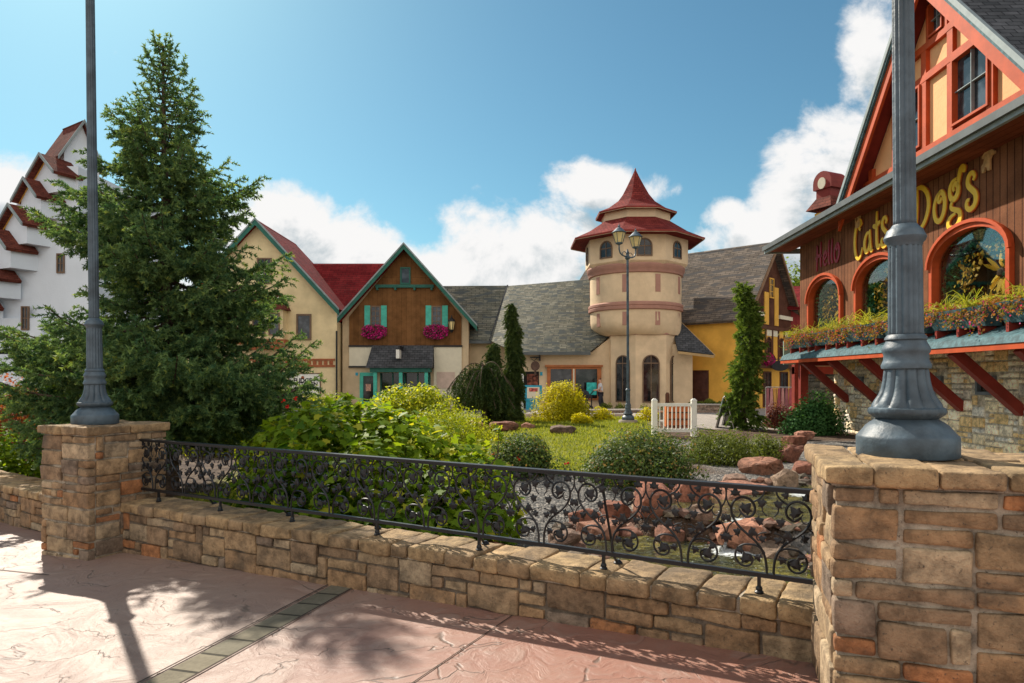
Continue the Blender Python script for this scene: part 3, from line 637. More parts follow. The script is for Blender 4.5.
# ------------------------------------------------------------------ lamps
MLamp = M('blue_grey_painted_iron', (.060, .088, .110), .50, (25, .5, .008), spec=.4, var=.40, vscale=5)
MLG = M('amber_lantern_glass', (.70, .56, .26), .25)
def lamp(lab, loc, scale=1.):
    Rr = .82
    root = T('street_lamp', lab, 'lamp post', loc, 'blue-grey lamp posts'); x, y, z = loc; c = (x, y, z)
    rs_ = lambda P: [(r*Rr, z_) for r, z_ in P]
    MB().lathe(c, rs_([(.250, 0), (.256, .006), (.256, .085), (.250, .095), (.244, .1), (.225, .118), (.205, .14), (.18, .156), (.165, .163), (.152, .172)]), 48).build('base_plinth', MLamp, root, smooth=True)
    def bead(i, a): return 1+.035*abs(math.sin(14*a)) if i in (2, 3, 4) else 1
    def flut(k, d): return lambda i, a: 1-d*(1-abs(math.sin(k*a/2)))
    MB().lathe(c, rs_([(.152, .17), (.166, .178), (.182, .19), (.190, .203), (.185, .218), (.172, .226)]), 84, bead).build('base_moulding', MLamp, root, smooth=True)
    MB().lathe(c, rs_([(.178, .222), (.176, .235), (.162, .255), (.142, .28), (.128, .31), (.119, .345), (.113, .39), (.108, .40)]), 96, lambda i, a: (1-.11*(1-abs(math.sin(6*a)))**2 if 0 < i < 7 else 1)).build('flared_base', MLamp, root, smooth=True)
    MB().lathe(c, rs_([(.108, .395), (.123, .40), (.126, .415), (.118, .43), (.113, .44), (.112, .465), (.119, .475), (.122, .487), (.116, .50), (.106, .515), (.1, .527), (.108, .533), (.104, .545), (.092, .556)]), 48).build('ring_moulding', MLamp, root, smooth=True)
    MB().lathe(c, rs_([(.091, .55), (.089, .565), (.084, .96), (.084, .975)]), 128, flut(16, .10)).build('lower_shaft', MLamp, root, smooth='all')
    MB().lathe(c, rs_([(.084, .96), (.09, .975), (.102, .985), (.108, 1.0), (.101, 1.012), (.096, 1.02), (.09, 1.035), (.074, 1.045), (.062, 1.06)]), 48).build('collar', MLamp, root, smooth=True)
    MB().lathe(c, rs_([(.060, 1.05), (.059, 1.08), (.048, 5.35), (.048, 5.45)]), 96, flut(12, .12)).build('upper_shaft', MLamp, root, smooth='all')
    MB().lathe(c, rs_([(.05, 5.40), (.075, 5.42), (.11, 5.45), (.11, 5.50), (.07, 5.53), (.06, 5.6), (.075, 5.64), (.05, 5.68), (.02, 5.76)]), 24).build('capital', MLamp, root, smooth=True)
    dx, dy = -.34, -.36
    for sg in (1, -1):
        ex, ey = x+dx*sg, y+dy*sg
        mb = MB(); P = [(0, 5.52), (.3, 5.50), (.62, 5.52), (.88, 5.58), (1.0, 5.70), (1.0, 5.86)]
        mb.tube([(x+dx*sg*a, y+dy*sg*a, z+h) for a, h in P], .026, 8); mb.tube([(x+dx*sg*a, y+dy*sg*a, z+h) for a, h in ((.1, 5.62), (.4, 5.66), (.62, 5.6), (.56, 5.55))], .013, 6); mb.build('arm', MLamp, root, smooth=True)
        lb = MB().lathe((ex, ey, z), [(0.038, 5.84), (0.115, 5.87), (0.122, 5.90), (0.077, 5.92)], 16); 
        for k in range(6):
            a0 = k*math.pi/3; lb.tube([(ex+.122*math.cos(a0), ey+.122*math.sin(a0), z+5.90), (ex+.215*math.cos(a0), ey+.215*math.sin(a0), z+6.24)], .010, 5)
        lb.lathe((ex, ey, z), [(0.220, 6.235), (0.243, 6.245), (0.237, 6.262), (0.211, 6.275), (0.128, 6.36), (0.070, 6.41), (0.045, 6.42), (0.038, 6.45), (0.051, 6.47), (0.015, 6.50), (0.008, 6.56)], 24)
        h_ = lb.build('lantern', MLamp, root, smooth=True)
        MB().lathe((ex, ey, z), [(0.113, 5.915), (0.205, 6.235)], 6).build('lantern_glass', MLG, h_)
    if scale != 1: root.scale = (scale,)*3
    return root
# origin at the base; meshes are parented so a copy carries them all
L1 = lamp('tall fluted blue-grey lamp post standing on the left stone pillar', (-4.185, 6.86, 1.198)); L1.rotation_euler = (0, R(-.7), 0)
L2 = copy_tree(L1, (1.815, 3.14, 1.298), 'thick fluted blue-grey lamp post in the right foreground, standing on the large pillar'); L2.rotation_euler = (0, R(-.5), 0)
L3 = copy_tree(L1, (4.08, 24, .22), 'twin-lantern lamp post on the lawn in front of the round tower'); L3.rotation_euler = (0, R(-.2), 0); L3.scale = (1.04,)*3
mb = MB().lathe((4.08, 24, 0), [(.34, -.15), (.34, .16), (.31, .215)], 24); o_ = mb.build('lamp_footing', M('concrete', (.34, .29, .23), .9, (20, .5, .02)), None, smooth=True, origin=(4.08, 24, 0)); tag(o_, 'round tan concrete footing under the twin-lantern lamp on the lawn', 'footing')
# ------------------------------------------------------------------ building materials
MCream = M('cream_stucco', (.70, .56, .32), .85, (9, .5, .03), var=.12, vscale=1.1)
MCream2 = M('tower_stucco', (.66, .50, .32), .85, (9, .5, .03), var=.12, vscale=1.0)
MTan = M('tan_stucco', (.56, .43, .27), .85, (9, .5, .03), var=.13, vscale=1.0)
MYel = M('yellow_stucco', (.70, .38, .065), .85, (9, .5, .03), var=.13, vscale=1.0)
MWhite = M('white_stucco', (.66, .72, .78), .85, (14, .3, .02), var=.05, vscale=.7)
MPeach = M('peach_stucco', (.80, .42, .20), .85, (18, .4, .02), var=.07, vscale=1.5)
MPale = M('pale_plaster', (.68, .62, .47), .8, (14, .2, .01), var=.05)
MBrownB = M_brick('brown_boards', (.15, .068, .024), (.18, .085, .032), (.07, .03, .012), .30, 8., bump=.5, off=0, vert=False, msize=.006, dist=.02)
MShopB = M_brick('shop_boards', (.155, .062, .030), (.20, .085, .042), (.04, .016, .01), .20, 9., bump=.7, off=0, msize=.012, dist=.03)
MDkWood = M('dark_brown_wood', (.10, .04, .022), .7, (20, .3, .01), var=.2)
MRedRoof = M_brick('red_shingles', (.15, .012, .014), (.21, .022, .022), (.07, .01, .012), .55, .22, bump=.9, dist=.03, msize=.012)
MRust = M_brick('rust_shingles', (.11, .032, .024), (.165, .048, .032), (.06, .02, .015), .30, .14, bump=.9, dist=.03, msize=.01)
MSpire = M_brick('spire_shingles', (.15, .022, .020), (.22, .038, .03), (.06, .012, .01), .24, .15, bump=.9, dist=.03, msize=.01)
MGrey = M_brick('grey_shingles', (.135, .135, .105), (.225, .215, .165), (.055, .055, .05), .55, .17, bump=1., dist=.04, msize=.014, mix2=(.09, .10, .095))
MGreyB = M_brick('brown_grey_shingles', (.115, .095, .08), (.19, .155, .125), (.045, .04, .035), .55, .17, bump=1., dist=.04, msize=.014, mix2=(.085, .08, .078))
MSlate = M_brick('slate_shingles', (.055, .058, .062), (.09, .092, .098), (.02, .02, .022), .30, .17, bump=1., dist=.03, msize=.01)
MGreen = M('green_trim', (.022, .115, .085), .5, (20, .2, .005))
MGreenL = M('turquoise_shutter', (.07, .42, .32), .5)
MFascia = M('grey_fascia', (.24, .28, .28), .5)
MOrange = M('orange_red_trim', (.44, .070, .018), .6, (18, .3, .006), var=.15)
MDkRed = M('dark_red_timber', (.22, .030, .020), .55, (18, .3, .006))
MBrick = M('rust_trim', (.33, .10, .04), .7)
MBrownF = M('brown_frame', (.17, .11, .07), .6)
MPink = M('mauve_band', (.38, .20, .15), .8, (14, .2, .01), var=.08)
MTeal = M('weathered_teal_paint', (.055, .115, .13), .7, (30, .4, .01), var=.45, vscale=9)
MGl = M_glass('window_glass'); MGl2 = M_glass('shop_glass', (.012, .012, .012), .5)
MClear = M_clear('clear_glass')
MDark = M('dark_interior', (.022, .02, .018), .9)
MBlack = M('black_paint', (.02, .02, .022), .45)
MWhiteP = M('white_paint', (.78, .76, .68), .5, var=.06)
MBlue = M('blue_plastic', (.03, .30, .42), .4)
MSoff = M('soffit_boards', (.40, .30, .18), .8)

def part(name, mat, par, fn, smooth=False):
    mb = MB(); fn(mb); return mb.build(name, mat, par, smooth)
def window(par, F, a0, a1, c0, c1, fw=.1, fm=None, gm=None, mx=1, mz=1, b=0., name='window', mw=.035, proud=.06, mm=None):
    mn = MB() if mm else None
    fm = fm or MBrownF; mb = MB()
    mb.ring(F, [(a0, c0), (a1, c0), (a1, c1), (a0, c1)], [(a0+fw, c0+fw), (a1-fw, c0+fw), (a1-fw, c1-fw), (a0+fw, c1-fw)], b-.02, b+proud)
    for i in range(1, mx+1): x = a0+(a1-a0)*i/(mx+1); (mn or mb).box(F, x-mw/2, x+mw/2, b+.006, b+proud*.6, c0+fw, c1-fw)
    for i in range(1, mz+1): z = c0+(c1-c0)*i/(mz+1); (mn or mb).box(F, a0+fw, a1-fw, b+.006, b+proud*.55, z-mw/2, z+mw/2)
    w = mb.build(name, fm, par)
    if mm: mn.build('glazing_bar', mm, w)
    part('pane', gm or MGl, w, lambda m: m.box(F, a0+fw*.9, a1-fw*.9, b-.01, b+.012, c0+fw*.9, c1-fw*.9)); return w
def archpts(a0, a1, c0, c1, rise, n=12):
    """outline: bottom-left, bottom-right, then the arch from right to left"""
    cx, hw = (a0+a1)/2, (a1-a0)/2; zs = c1-rise
    return [(a0, c0), (a1, c0)]+[(cx+hw*math.cos(t_), zs+rise*math.sin(t_)) for t_ in np.linspace(0, math.pi, n)]
def gable(par, F, w, D, ze, zr, oh, so, wm, rm, tm, fm=None, zb=-.3, th=.18, rake=.34, cx=0.):
    hw = w/2; k = (zr-ze)/hw
    part('wall', wm, par, lambda m: m.prism(F, [(cx-hw, zb), (cx+hw, zb), (cx+hw, ze), (cx, zr), (cx-hw, ze)], -D, 0))
    def rf(m):
        for sg in (-1, 1):
            e = hw+so; m.slab([F.p(cx, oh, zr+.16), F.p(cx+sg*e, oh, zr-k*e+.16), F.p(cx+sg*e, -D-oh*.5, zr-k*e+.16), F.p(cx, -D-oh*.5, zr+.16)], th)
    r_ = part('roof', rm, par, rf)
    e = hw+so+.03
    def bands(m, d0, d1, b0, b1):
        for sg in (-1, 1):
            A = [(cx, zr+d0), (cx+sg*e, zr-k*e+d0), (cx+sg*e, zr-k*e+d1), (cx, zr+d1)]; m.prism(F, A, b0, b1)
    part('bargeboard', tm, par, lambda m: bands(m, .10, .10-rake, oh-.01, oh+.06))
    if fm: part('fascia', fm, par, lambda m: bands(m, .225, .10, oh+.0, oh+.085))
    return hw, k

# ---- cream house, far left
h = T('gabled_house', 'cream stucco house with tall red-shingled gable, green bargeboards and a small bay window', 'house', (PX(258, 42), 42, -.1))
F = Fr((PX(258, 42), 42, 0)); q = lambda px: (px-258)/683*42; zz = lambda py: PZ(py, 42)
gable(h, F, 9.7, 7, 6.0, 11.25, .45, .22, MCream, MRedRoof, MGreen, MFascia)
window(h, F, q(257), q(272), zz(284), zz(258), .09, mx=1, mz=1)
window(h, F, q(296.5), q(311.5), zz(340), zz(314), .10, mx=0, mz=0)
def bay(m): m.prism(F, [(q(238), zz(346)), (q(287), zz(346)), (q(287), zz(310)), (q(238), zz(310))], .0, .75)
bw = part('bay', MCream, h, bay); G = Fr(F.p(0, .75, 0))
for a0, a1 in ((243, 254), (257, 270), (273, 284)): window(bw, G, q(a0), q(a1), zz(336), zz(314), .07, mx=0, mz=0)
def bayr(m):
    lo = [F.p(q(233), .98, zz(311)), F.p(q(291), .98, zz(311)), F.p(q(291), 0, zz(311)), F.p(q(233), 0, zz(311))]; hi = [F.p(q(241), .2, zz(294)), F.p(q(283), .2, zz(294)), F.p(q(283), 0, zz(294)), F.p(q(241), 0, zz(294))]; m.hexa(lo+hi)
part('bay_roof', MRust, h, bayr)
part('bay_sill', MBrick, h, lambda m: (m.box(F, q(236), q(289), .0, .85, zz(345), zz(340)), m.box(F, q(240), q(285), .0, .7, zz(350), zz(346))))
part('trim_band', MBrick, h, lambda m: (m.box(F, q(200), q(335), .0, .07, zz(360.5), zz(358.7)), m.box(F, q(200), q(335), .0, .07, zz(367), zz(365))))
def dent(m):
    for k in range(24): a = q(203+k*5.5); m.box(F, a, a+.22, .0, .05, zz(364.7), zz(360.8))
part('trim_blocks', MBrick, h, dent)
part('downpipe', MBlack, h, lambda m: m.tube([F.p(q(337), .09, zz(331)), F.p(q(337), .09, -.1)], .055, 8))
s_ = T('wall_sign', 'white rectangular sign with dark lettering on the cream house', 'sign', tuple(F.p(q(305), .05, zz(384))))
part('panel', MWhiteP, s_, lambda m: m.box(F, q(290), q(320), .003, .05, zz(394), zz(374)))
part('frame', MBrownF, s_, lambda m: m.ring(F, [(q(289), zz(395)), (q(321), zz(395)), (q(321), zz(373)), (q(289), zz(373))], [(q(290), zz(394)), (q(320), zz(394)), (q(320), zz(374)), (q(290), zz(374))], 0, .07))
def text(par, s, F, a, b, c, size, mat, name='lettering', sp=1., bold=.0, align='CENTER', shear=0):
    cu = bpy.data.curves.new(name, 'FONT'); cu.body = s; cu.size = size; cu.extrude = .008; cu.offset = bold; cu.align_x = align; cu.space_character = sp; cu.shear = shear
    to = bpy.data.objects.new('tmp', cu); me = bpy.data.meshes.new_from_object(to); bpy.data.objects.remove(to); o_ = F.p(a, b, c)
    me.transform(Matrix(((F.u[0], 0, F.n[0], o_[0]), (F.u[1], 0, F.n[1], o_[1]), (0, 1, 0, o_[2]), (0, 0, 0, 1)))); me.name = name
    return link(name, me, mat, par)
text(s_, 'FUDGE', F, q(303), .055, zz(382.4), .36, MBlack, bold=.012); text(s_, 'KITCHEN', F, q(307), .055, zz(385.8), .32, MBlack, bold=.012)
part('emblem', MBrick, s_, lambda m: m.prism(F, archpts(q(301.5), q(304.5), zz(379), zz(376), .08), .05, .06))
part('rule', MBlack, s_, lambda m: m.box(F, q(293), q(318), .05, .058, zz(388.2), zz(387.6)))

# ---- red-roofed link between the houses
h = T('link_building', 'recessed link with a dark red roof between the cream house and brown gable', 'building', (-11.5, 47, -.1))
part('wall', MCream, h, lambda m: m.box(WF, -15, -9.2, 45.0, 50, -.3, 6.3))
part('roof', MRedRoof, h, lambda m: m.slab([(-15.5, 44.2, 5.7), (-7.6, 44.2, 5.7), (-7.6, 48.2, 9.8), (-15.5, 48.2, 9.8)], .2))
part('rear_roof', MRedRoof, h, lambda m: m.slab([(-15.5, 52.2, 5.7), (-7.6, 52.2, 5.7), (-7.6, 48.2, 9.8), (-15.5, 48.2, 9.8)], .2))

# ---- brown gabled shop
YB = 42.8; xc = PX(405.5, YB)
h = T('gabled_shop', 'shop with brown boarded gable, green bargeboards, turquoise shutters and a dark shingled awning', 'shop', (xc, YB, -.1))
F = Fr((xc, YB, 0)); q = lambda px: (px-405.5)/683*YB; zz = lambda py: PZ(py, YB)
gable(h, F, 7.9, 8, 5.45, 9.85, .7, .55, MTan, MRedRoof, MGreen, MFascia, rake=.30)
def gb(m):
    hw = q(461.5); m.prism(F, [(-q(461.5), zz(345.5)), (hw, zz(345.5)), (hw, 5.55), (0, 9.83), (-hw, 5.55)], .0, .09)
part('boarded_gable', MBrownB, h, gb)
part('cross_beam', MGreen, h, lambda m: (m.box(F, q(376), q(434), .085, .24, zz(288), zz(285)), [m.box(F, q(x)-.06, q(x)+.06, .085, .3, zz(290.5), zz(288)) for x in (378, 396, 415, 432)]))
part('sill_band', MBlack, h, lambda m: (m.box(F, q(349), q(373), .0, .16, zz(347), zz(345.3)), m.box(F, q(434), q(462.5), .0, .16, zz(347), zz(345.3)), m.box(F, q(349), q(371), .0, .16, zz(367.6), zz(366))))
part('cream_panel', MPale, h, lambda m: (m.box(F, q(349.5), q(372), .0, .10, zz(366), zz(347))))
part('cream_panel', MPale, h, lambda m: (m.box(F, q(434), q(461.8), .0, .10, -.1, zz(347))))
window(h, F, q(400.5), q(410.8), zz(284.5), zz(267.5), .09, mx=0, mz=0, b=.09, fm=MGreen)
for a in (370.7, 431.7):
    w = window(h, F, q(a), q(a+10.5), zz(326.5), zz(306), .08, mx=1, mz=3, b=.09, fm=MBrownF)
    for s0, s1 in ((a-5.8, a-.2), (a+10.7, a+16.3)):
        part('shutter', MGreenL, w, lambda m: (m.box(F, q(s0), q(s1), .09, .14, zz(327), zz(305.7)), [m.box(F, q(s0)+.05, q(s1)-.05, .14, .155, zz(325.5-k*3.2), zz(323.2-k*3.2)) for k in range(6)]))
    t2 = T('hanging_flowers', ('left' if a < 400 else 'right')+' flower box of magenta petunias under the '+('left' if a < 400 else 'right')+' shuttered window of the brown gable', 'flower box', tuple(F.p(q(a+5), .2, zz(330))), 'petunia boxes on the brown gable')
    part('planter', MDkWood, t2, lambda m: m.box(F, q(a-3), q(a+15), .1, .36, zz(333.5), zz(329)))
    sp = Soup(); n = 1500; P = np.stack([rng.uniform(q(a-7), q(a+16), n), rng.normal(.33, .12, n), np.zeros(n)], 1); u_ = np.abs((P[:, 0]-q(a+4.5))/(q(a+16)-q(a+4.5)))
    P[:, 2] = zz(331)+rng.uniform(-.52, .36, n)*(1-.5*u_**2); P = np.stack([F.p(*p) for p in P]); sp.leaves(P, runit(n)+np.array((0, -1, .4)), runit(n), rng.uniform(.06, .11, n), [(0, 0), (.5, .3), (.4, .9), (-.4, .9), (-.5, .3)], rng.uniform(0, 1, n))
    sp.build('petunias', M_leaf('magenta_petals', (.02, .07, .02), (.55, .012, .20), .25, tip=(.7, .03, .32)) if a < 400 else bpy.data.materials['magenta_petals'], t2)
def awn(m):
    m.hexa([F.p(q(369.5), 1.15, zz(368)), F.p(q(434.5), 1.15, zz(368)), F.p(q(434.5), .0, zz(368)), F.p(q(369.5), .0, zz(368)), F.p(q(373), .25, zz(345.5)), F.p(q(434), .25, zz(345.5)), F.p(q(434), .0, zz(345.5)), F.p(q(373), .0, zz(345.5))])
part('awning', MSlate, h, awn)
part('awning_beam', MGreen, h, lambda m: m.box(F, q(373), q(432), .05, 1.0, zz(372.3), zz(368.2)))
for x in (376.5, 401.5, 426.5): part('post', MGreenL, h, lambda m: (m.box(F, q(x), q(x+3.2), .75, .95, -.1, zz(372.4)), [m.box(F, q(x)-.02, q(x+3.2)+.02, .73, .97, zk, zk+.04) for zk in (.4, .9, 1.4, 1.8)]))
part('shopfront', MGl2, h, lambda m: m.box(F, q(381), q(430), -.0, .03, zz(402), zz(373)))
part('shopfront_mullion', MGreen, h, lambda m: [m.box(F, q(x)-.04, q(x)+.04, .0, .08, zz(402), zz(373)) for x in (381, 393, 405, 418, 430)])
d_ = part('door', MGreenL, h, lambda m: m.ring(F, [(q(360), -.05), (q(376), -.05), (q(376), zz(372.5)), (q(360), zz(372.5))], [(q(363.5), .25), (q(373.5), .25), (q(373.5), zz(376)), (q(363.5), zz(376))], 0, .1))
part('pane', MGl2, d_, lambda m: m.box(F, q(363.4), q(373.6), .0, .04, .24, zz(375.8)))
part('notice', M('poster', (.55, .30, .22), .6, var=.4, vscale=12), d_, lambda m: m.box(F, q(366), q(371), .045, .055, zz(391), zz(384)))
part('notice_board', M('pale_pink_board', (.56, .42, .34), .6, var=.1), h, lambda m: m.box(F, q(437), q(455), .10, .15, zz(388), zz(372)))
wl = T('wall_lantern', 'black lantern on the right side of the brown gable', 'lantern', tuple(F.p(q(452), .3, zz(325))))
part('bracket', MBlack, wl, lambda m: m.tube([F.p(q(452), .09, zz(318)), F.p(q(452), .3, zz(316)), F.p(q(452), .34, zz(319))], .03, 6))
part('lantern_body', MLG, wl, lambda m: m.lathe(F.p(q(452), .34, 0), [(.12, zz(330)), (.2, zz(322))], 6))
part('lantern_frame', MBlack, wl, lambda m: (m.lathe(F.p(q(452), .34, 0), [(.24, zz(322)), (.2, zz(320.5)), (.05, zz(318))], 6), m.lathe(F.p(q(452), .34, 0), [(.04, zz(333)), (.14, zz(330.5)), (.14, zz(330))], 6), [m.tube([F.p(q(452)+.13*math.cos(k), .34+.13*math.sin(k), zz(330)), F.p(q(452)+.21*math.cos(k), .34+.21*math.sin(k), zz(322))], .018, 4) for k in np.arange(6)*math.pi/3]))
bs = T('blade_sign', 'small white blade sign with dark bracket sticking out over the shingled awning', 'sign', tuple(F.p(q(402), 1.2, zz(355))))
part('board', MWhiteP, bs, lambda m: m.box(F, q(400.5)-.03, q(403.2), .75, 1.5, zz(359), zz(350.5)))
part('bracket', MBlack, bs, lambda m: (m.box(F, q(402.6), q(404.2), .25, 1.6, zz(350.3), zz(347))))
hsn = part('house_number', MBlue, h, lambda m: m.box(F, q(355.5), q(358), .0, .03, zz(375.5), zz(372.5)))

# ---- middle building
h = T('long_shop', 'long low tan shop with broad grey roof, between brown gable and round tower', 'building', (1.5, 41, -.1))
part('wall', MTan, h, lambda m: (m.box(WF, -3.0, .62, 43.9, 50, -.3, 4.2)))
part('front_wall', MCream2, h, lambda m: m.prism(WF, [(.62, -.3), (5.9, -.3), (5.9, 4.2), (4.6, 3.2), (.62, 3.2)], 39.5, 47))
def bil(m, a, b, c, d, th=.16, n=10):
    a, b, c, d = (np.array(v, float) for v in (a, b, c, d)); u = np.linspace(0, 1, n+1)
    for dz in (0, -th): m.grid([[(a*(1-i)+b*i)*(1-j)+(d*(1-i)+c*i)*j+np.array((0, 0, dz)) for i in u] for j in u])
    for p, q in ((a, b), (b, c), (c, d), (d, a)): m.poly([p, q, q-np.array((0, 0, th)), p-np.array((0, 0, th))])
part('roof', MGrey, h, lambda m: (bil(m, (.15, 38.95, 3.20), (4.45, 38.95, 3.20), (5.08, 43.4, 8.0), (-.3, 46.6, 8.0)), m.slab([(4.45, 38.95, 3.20), (5.75, 40.0, 4.2), (6.6, 42.6, 8.0), (5.08, 43.4, 8.0)], .16), m.slab([(.15, 38.95, 3.20), (-.3, 46.6, 8.0), (-1.42, 43.3, 4.1)], .16)), True)
part('side_roof', MGrey, h, lambda m: m.slab([(-3.6, 43.4, 4.1), (-1.40, 43.4, 4.1), (-.30, 46.65, 8.03), (-5.2, 46.85, 8.03)], .16))
part('rear_roof', MGrey, h, lambda m: (m.slab([(-5.2, 53, 3.5), (-.3, 52, 3.5), (-.3, 46.72, 7.95), (-5.2, 46.92, 7.95)], .16), m.slab([(-.3, 52, 3.5), (5.0, 49, 3.5), (5.0, 43.6, 7.9), (-.3, 46.75, 7.9)], .16)))
part('valley', MSlate, h, lambda m: m.bar((-1.40, 43.3, 4.12), (-.3, 46.62, 8.06), .09, .05))
part('gutter', M('gutter', (.10, .11, .11), .5), h, lambda m: (m.box(WF, .12, 4.47, 38.84, 38.94, 3.02, 3.2), m.box(WF, -3.5, -1.3, 43.25, 43.38, 3.9, 4.08)))
F = Fr((0, 39.5, 0)); X = lambda px: PX(px, 39.5); zz = lambda py: PZ(py, 39.5)
part('window_surround', MOrange if False else M('orange_brown_timber', (.38, .13, .045), .6), h, lambda m: (m.ring(F, [(X(547), zz(400)), (X(601), zz(400)), (X(601), zz(365.5)), (X(547), zz(365.5))], [(X(550.5), zz(400)+.1), (X(597), zz(400)+.1), (X(597), zz(369)), (X(550.5), zz(369))], 0, .14), m.box(F, X(571.5), X(575.5), 0, .14, zz(399), zz(369)), m.box(F, X(545), X(602.5), 0, .22, zz(367), zz(365))))
for a0, a1 in ((550.3, 571.5), (575.5, 597.2)): part('pane', MGl2, h, lambda m: m.box(F, X(a0), X(a1), .0, .03, zz(399), zz(368.8)))
part('window_mullion', MPale, h, lambda m: m.box(F, X(572.8), X(574.2), .14, .17, zz(399), zz(369)))
part('doorway', MDark, h, lambda m: m.box(F, X(521), X(539), .0, .03, -.05, zz(371.5)))
dp = part('display_door', M('cluttered_display', (.16, .05, .03), .7, var=.9, vscale=6), h, lambda m: m.box(F, X(527), X(538), .03, .06, zz(391), zz(374)))
part('post', MWhiteP, h, lambda m: (m.box(F, X(515.5), X(518.0), .3, .5, -.05, zz(375)), m.box(F, X(521), X(523.5), .1, .3, -.05, zz(372))))
part('blue_plate', MBlue, h, lambda m: m.box(F, X(540), X(542.5), .0, .03, zz(375.5), zz(372)))
rs = T('hanging_sign', 'round dark hanging sign above the doorway left of the orange-framed window', 'sign', tuple(F.p(X(535), .5, zz(366))))
part('bracket', MBlack, rs, lambda m: (m.box(F, X(530), X(540), .4, .45, zz(358.2), zz(357)), m.box(F, X(539), X(540.3), .0, .45, zz(361), zz(354)), m.tube([F.p(X(531), .42, zz(359)), F.p(X(534), .42, zz(361)), F.p(X(537), .42, zz(358))], .02, 5)))
part('disc', M('dark_bronze', (.09, .05, .035), .5, var=.3, vscale=9), rs, lambda m: (m.prism(F, [(X(535)+.26*math.cos(t_), zz(366)+.28*math.sin(t_)) for t_ in np.linspace(0, 2*math.pi, 20, False)], .38, .46), m.box(F, X(534), X(536), .39, .45, zz(375), zz(369))))

# ---- round tower
TX, TY = 7.22, 40.; ty = lambda py, Y=37.6: PZ(py, Y)
h = T('round_tower', 'round cream tower with mauve bands, arched windows and a double-tiered red shingled roof', 'tower', (TX, TY, -.1))
rad = lambda px, Y=38.: px/683*TY
c0 = (TX, TY, 0)
def ngon(r, z, n=8, ph=R(22.5)): return [(TX+r*math.cos(ph+2*math.pi*k/n), TY+r*math.sin(ph+2*math.pi*k/n), z) for k in range(n)]
def rings(m, prof, n=8, ph=R(22.5), cap=True): return m.lathe(c0, prof, n, None, cap, ph)
def drum(m):
    rows = []
    for r_, z_, s__ in ((2.20, 4.12, .46), (2.38, 4.24, .28), (2.52, 4.42, .13), (2.60, 4.65, .03), (2.62, 4.9, .01), (2.62, 5.5, 0), (2.63, 5.7, 0), (2.63, 7.9, 0)):
        rows.append([(TX+s__+r_*math.cos(a), TY+r_*math.sin(a), z_) for a in np.linspace(0, 2*math.pi, 64, False)])
    m.grid(rows, True)
part('drum', MCream2, h, drum, True)
part('base', MCream2, h, lambda m: m.lathe((TX+.50, TY, 0), [(2.22, -.3), (2.22, 4.25)], 8, None, True, R(22.5)))
part('lookout', MCream2, h, lambda m: rings(m, [(2.78, 7.9), (3.02, 8.15), (3.02, 10.05)], 8))
part('lower_band', MPink, h, lambda m: m.lathe(c0, [(2.64, 5.48), (2.72, 5.52), (2.74, 5.66), (2.70, 5.70), (2.74, 5.74), (2.74, 5.86), (2.67, 5.92), (2.63, 5.93)], 64), True)
part('upper_band', MPink, h, lambda m: m.lathe(c0, [(2.64, 7.50), (2.72, 7.54), (2.76, 7.72), (2.80, 7.76), (2.84, 7.95), (2.80, 8.02), (2.6, 8.05)], 64), True)
part('thin_band', MPink, h, lambda m: m.lathe((TX+.50, TY, 0), [(2.1, 4.10), (2.28, 4.12), (2.28, 4.20), (2.1, 4.24)], 8, None, True, R(22.5)))
# slit panels round the drum
for z0, z1, n_ in ((6.45, 7.42, 9), (4.62, 5.36, 9)):
    for k in range(9):
        a = R(-90-22.5+40*k); rr_ = 2.63 if z0 > 6 else 2.60; ux, uy = -math.sin(a), math.cos(a); G = Fr((TX+rr_*math.cos(a), TY+rr_*math.sin(a), 0), (ux, uy), (math.cos(a), math.sin(a)))
        part('slit_panel', MPink, h, lambda m: m.box(G, -.15, .15, -.12, .02, z0, z1))
def facet(k, r, n=8, TX=TX):
    """frame on the middle of octagon facet k"""
    a = R(45*k); ap = r*math.cos(math.pi/n); return Fr((TX+ap*math.cos(a), TY+ap*math.sin(a), 0), (-math.sin(a), math.cos(a)), (math.cos(a), math.sin(a)))
def archwin(par, G, a, w, c0_, c1_, rise, fw, fm, gm, b=0, mull=True, proud=.05):
    A = archpts(a-w/2, a+w/2, c0_, c1_, rise); B = archpts(a-w/2+fw, a+w/2-fw, c0_+fw, c1_-fw, max(.05, rise-fw*.8)); m = MB(); m.ring(G, A, B, b-.02, b+proud)
    if mull: m.box(G, a-.02, a+.02, b+.006, b+.035, c0_+fw, c1_-fw-.02); m.box(G, a-w/2+fw, a+w/2-fw, b+.006, b+.03, c1_-rise-.03, c1_-rise+.03)
    w_ = m.build('arched_window', fm, par); part('pane', gm, w_, lambda m: m.prism(G, B, b-.01, b+.012)); return w_
for k in range(8):
    G = facet(k, 3.02); archwin(h, G, 0, .86, 8.36, 9.34, .43, .07, MBrownF, MGl2)
for k in range(8):
    if k in (1, 2, 3, 4, 0): continue
    G = facet(k, 2.24, TX=TX+.50); archwin(h, G, 0, .95, .35, 3.0, .47, .06, MBrownF, MGl2)
part('lower_roof', MSpire, h, lambda m: rings(m, [(3.93, 9.55), (3.93, 9.62), (3.0, 10.06), (1.9, 10.80)], 8))
part('soffit', MSoff, h, lambda m: rings(m, [(3.94, 9.50), (3.94, 9.54), (3.0, 9.80), (3.0, 9.72)], 8, cap=False))
part('eave_board', MDkRed, h, lambda m: rings(m, [(3.93, 9.53), (3.96, 9.53), (3.97, 9.62), (3.92, 9.63)], 8, cap=False))
part('upper_drum', MCream2, h, lambda m: rings(m, [(2.02, 10.5), (2.02, 11.35)], 8))
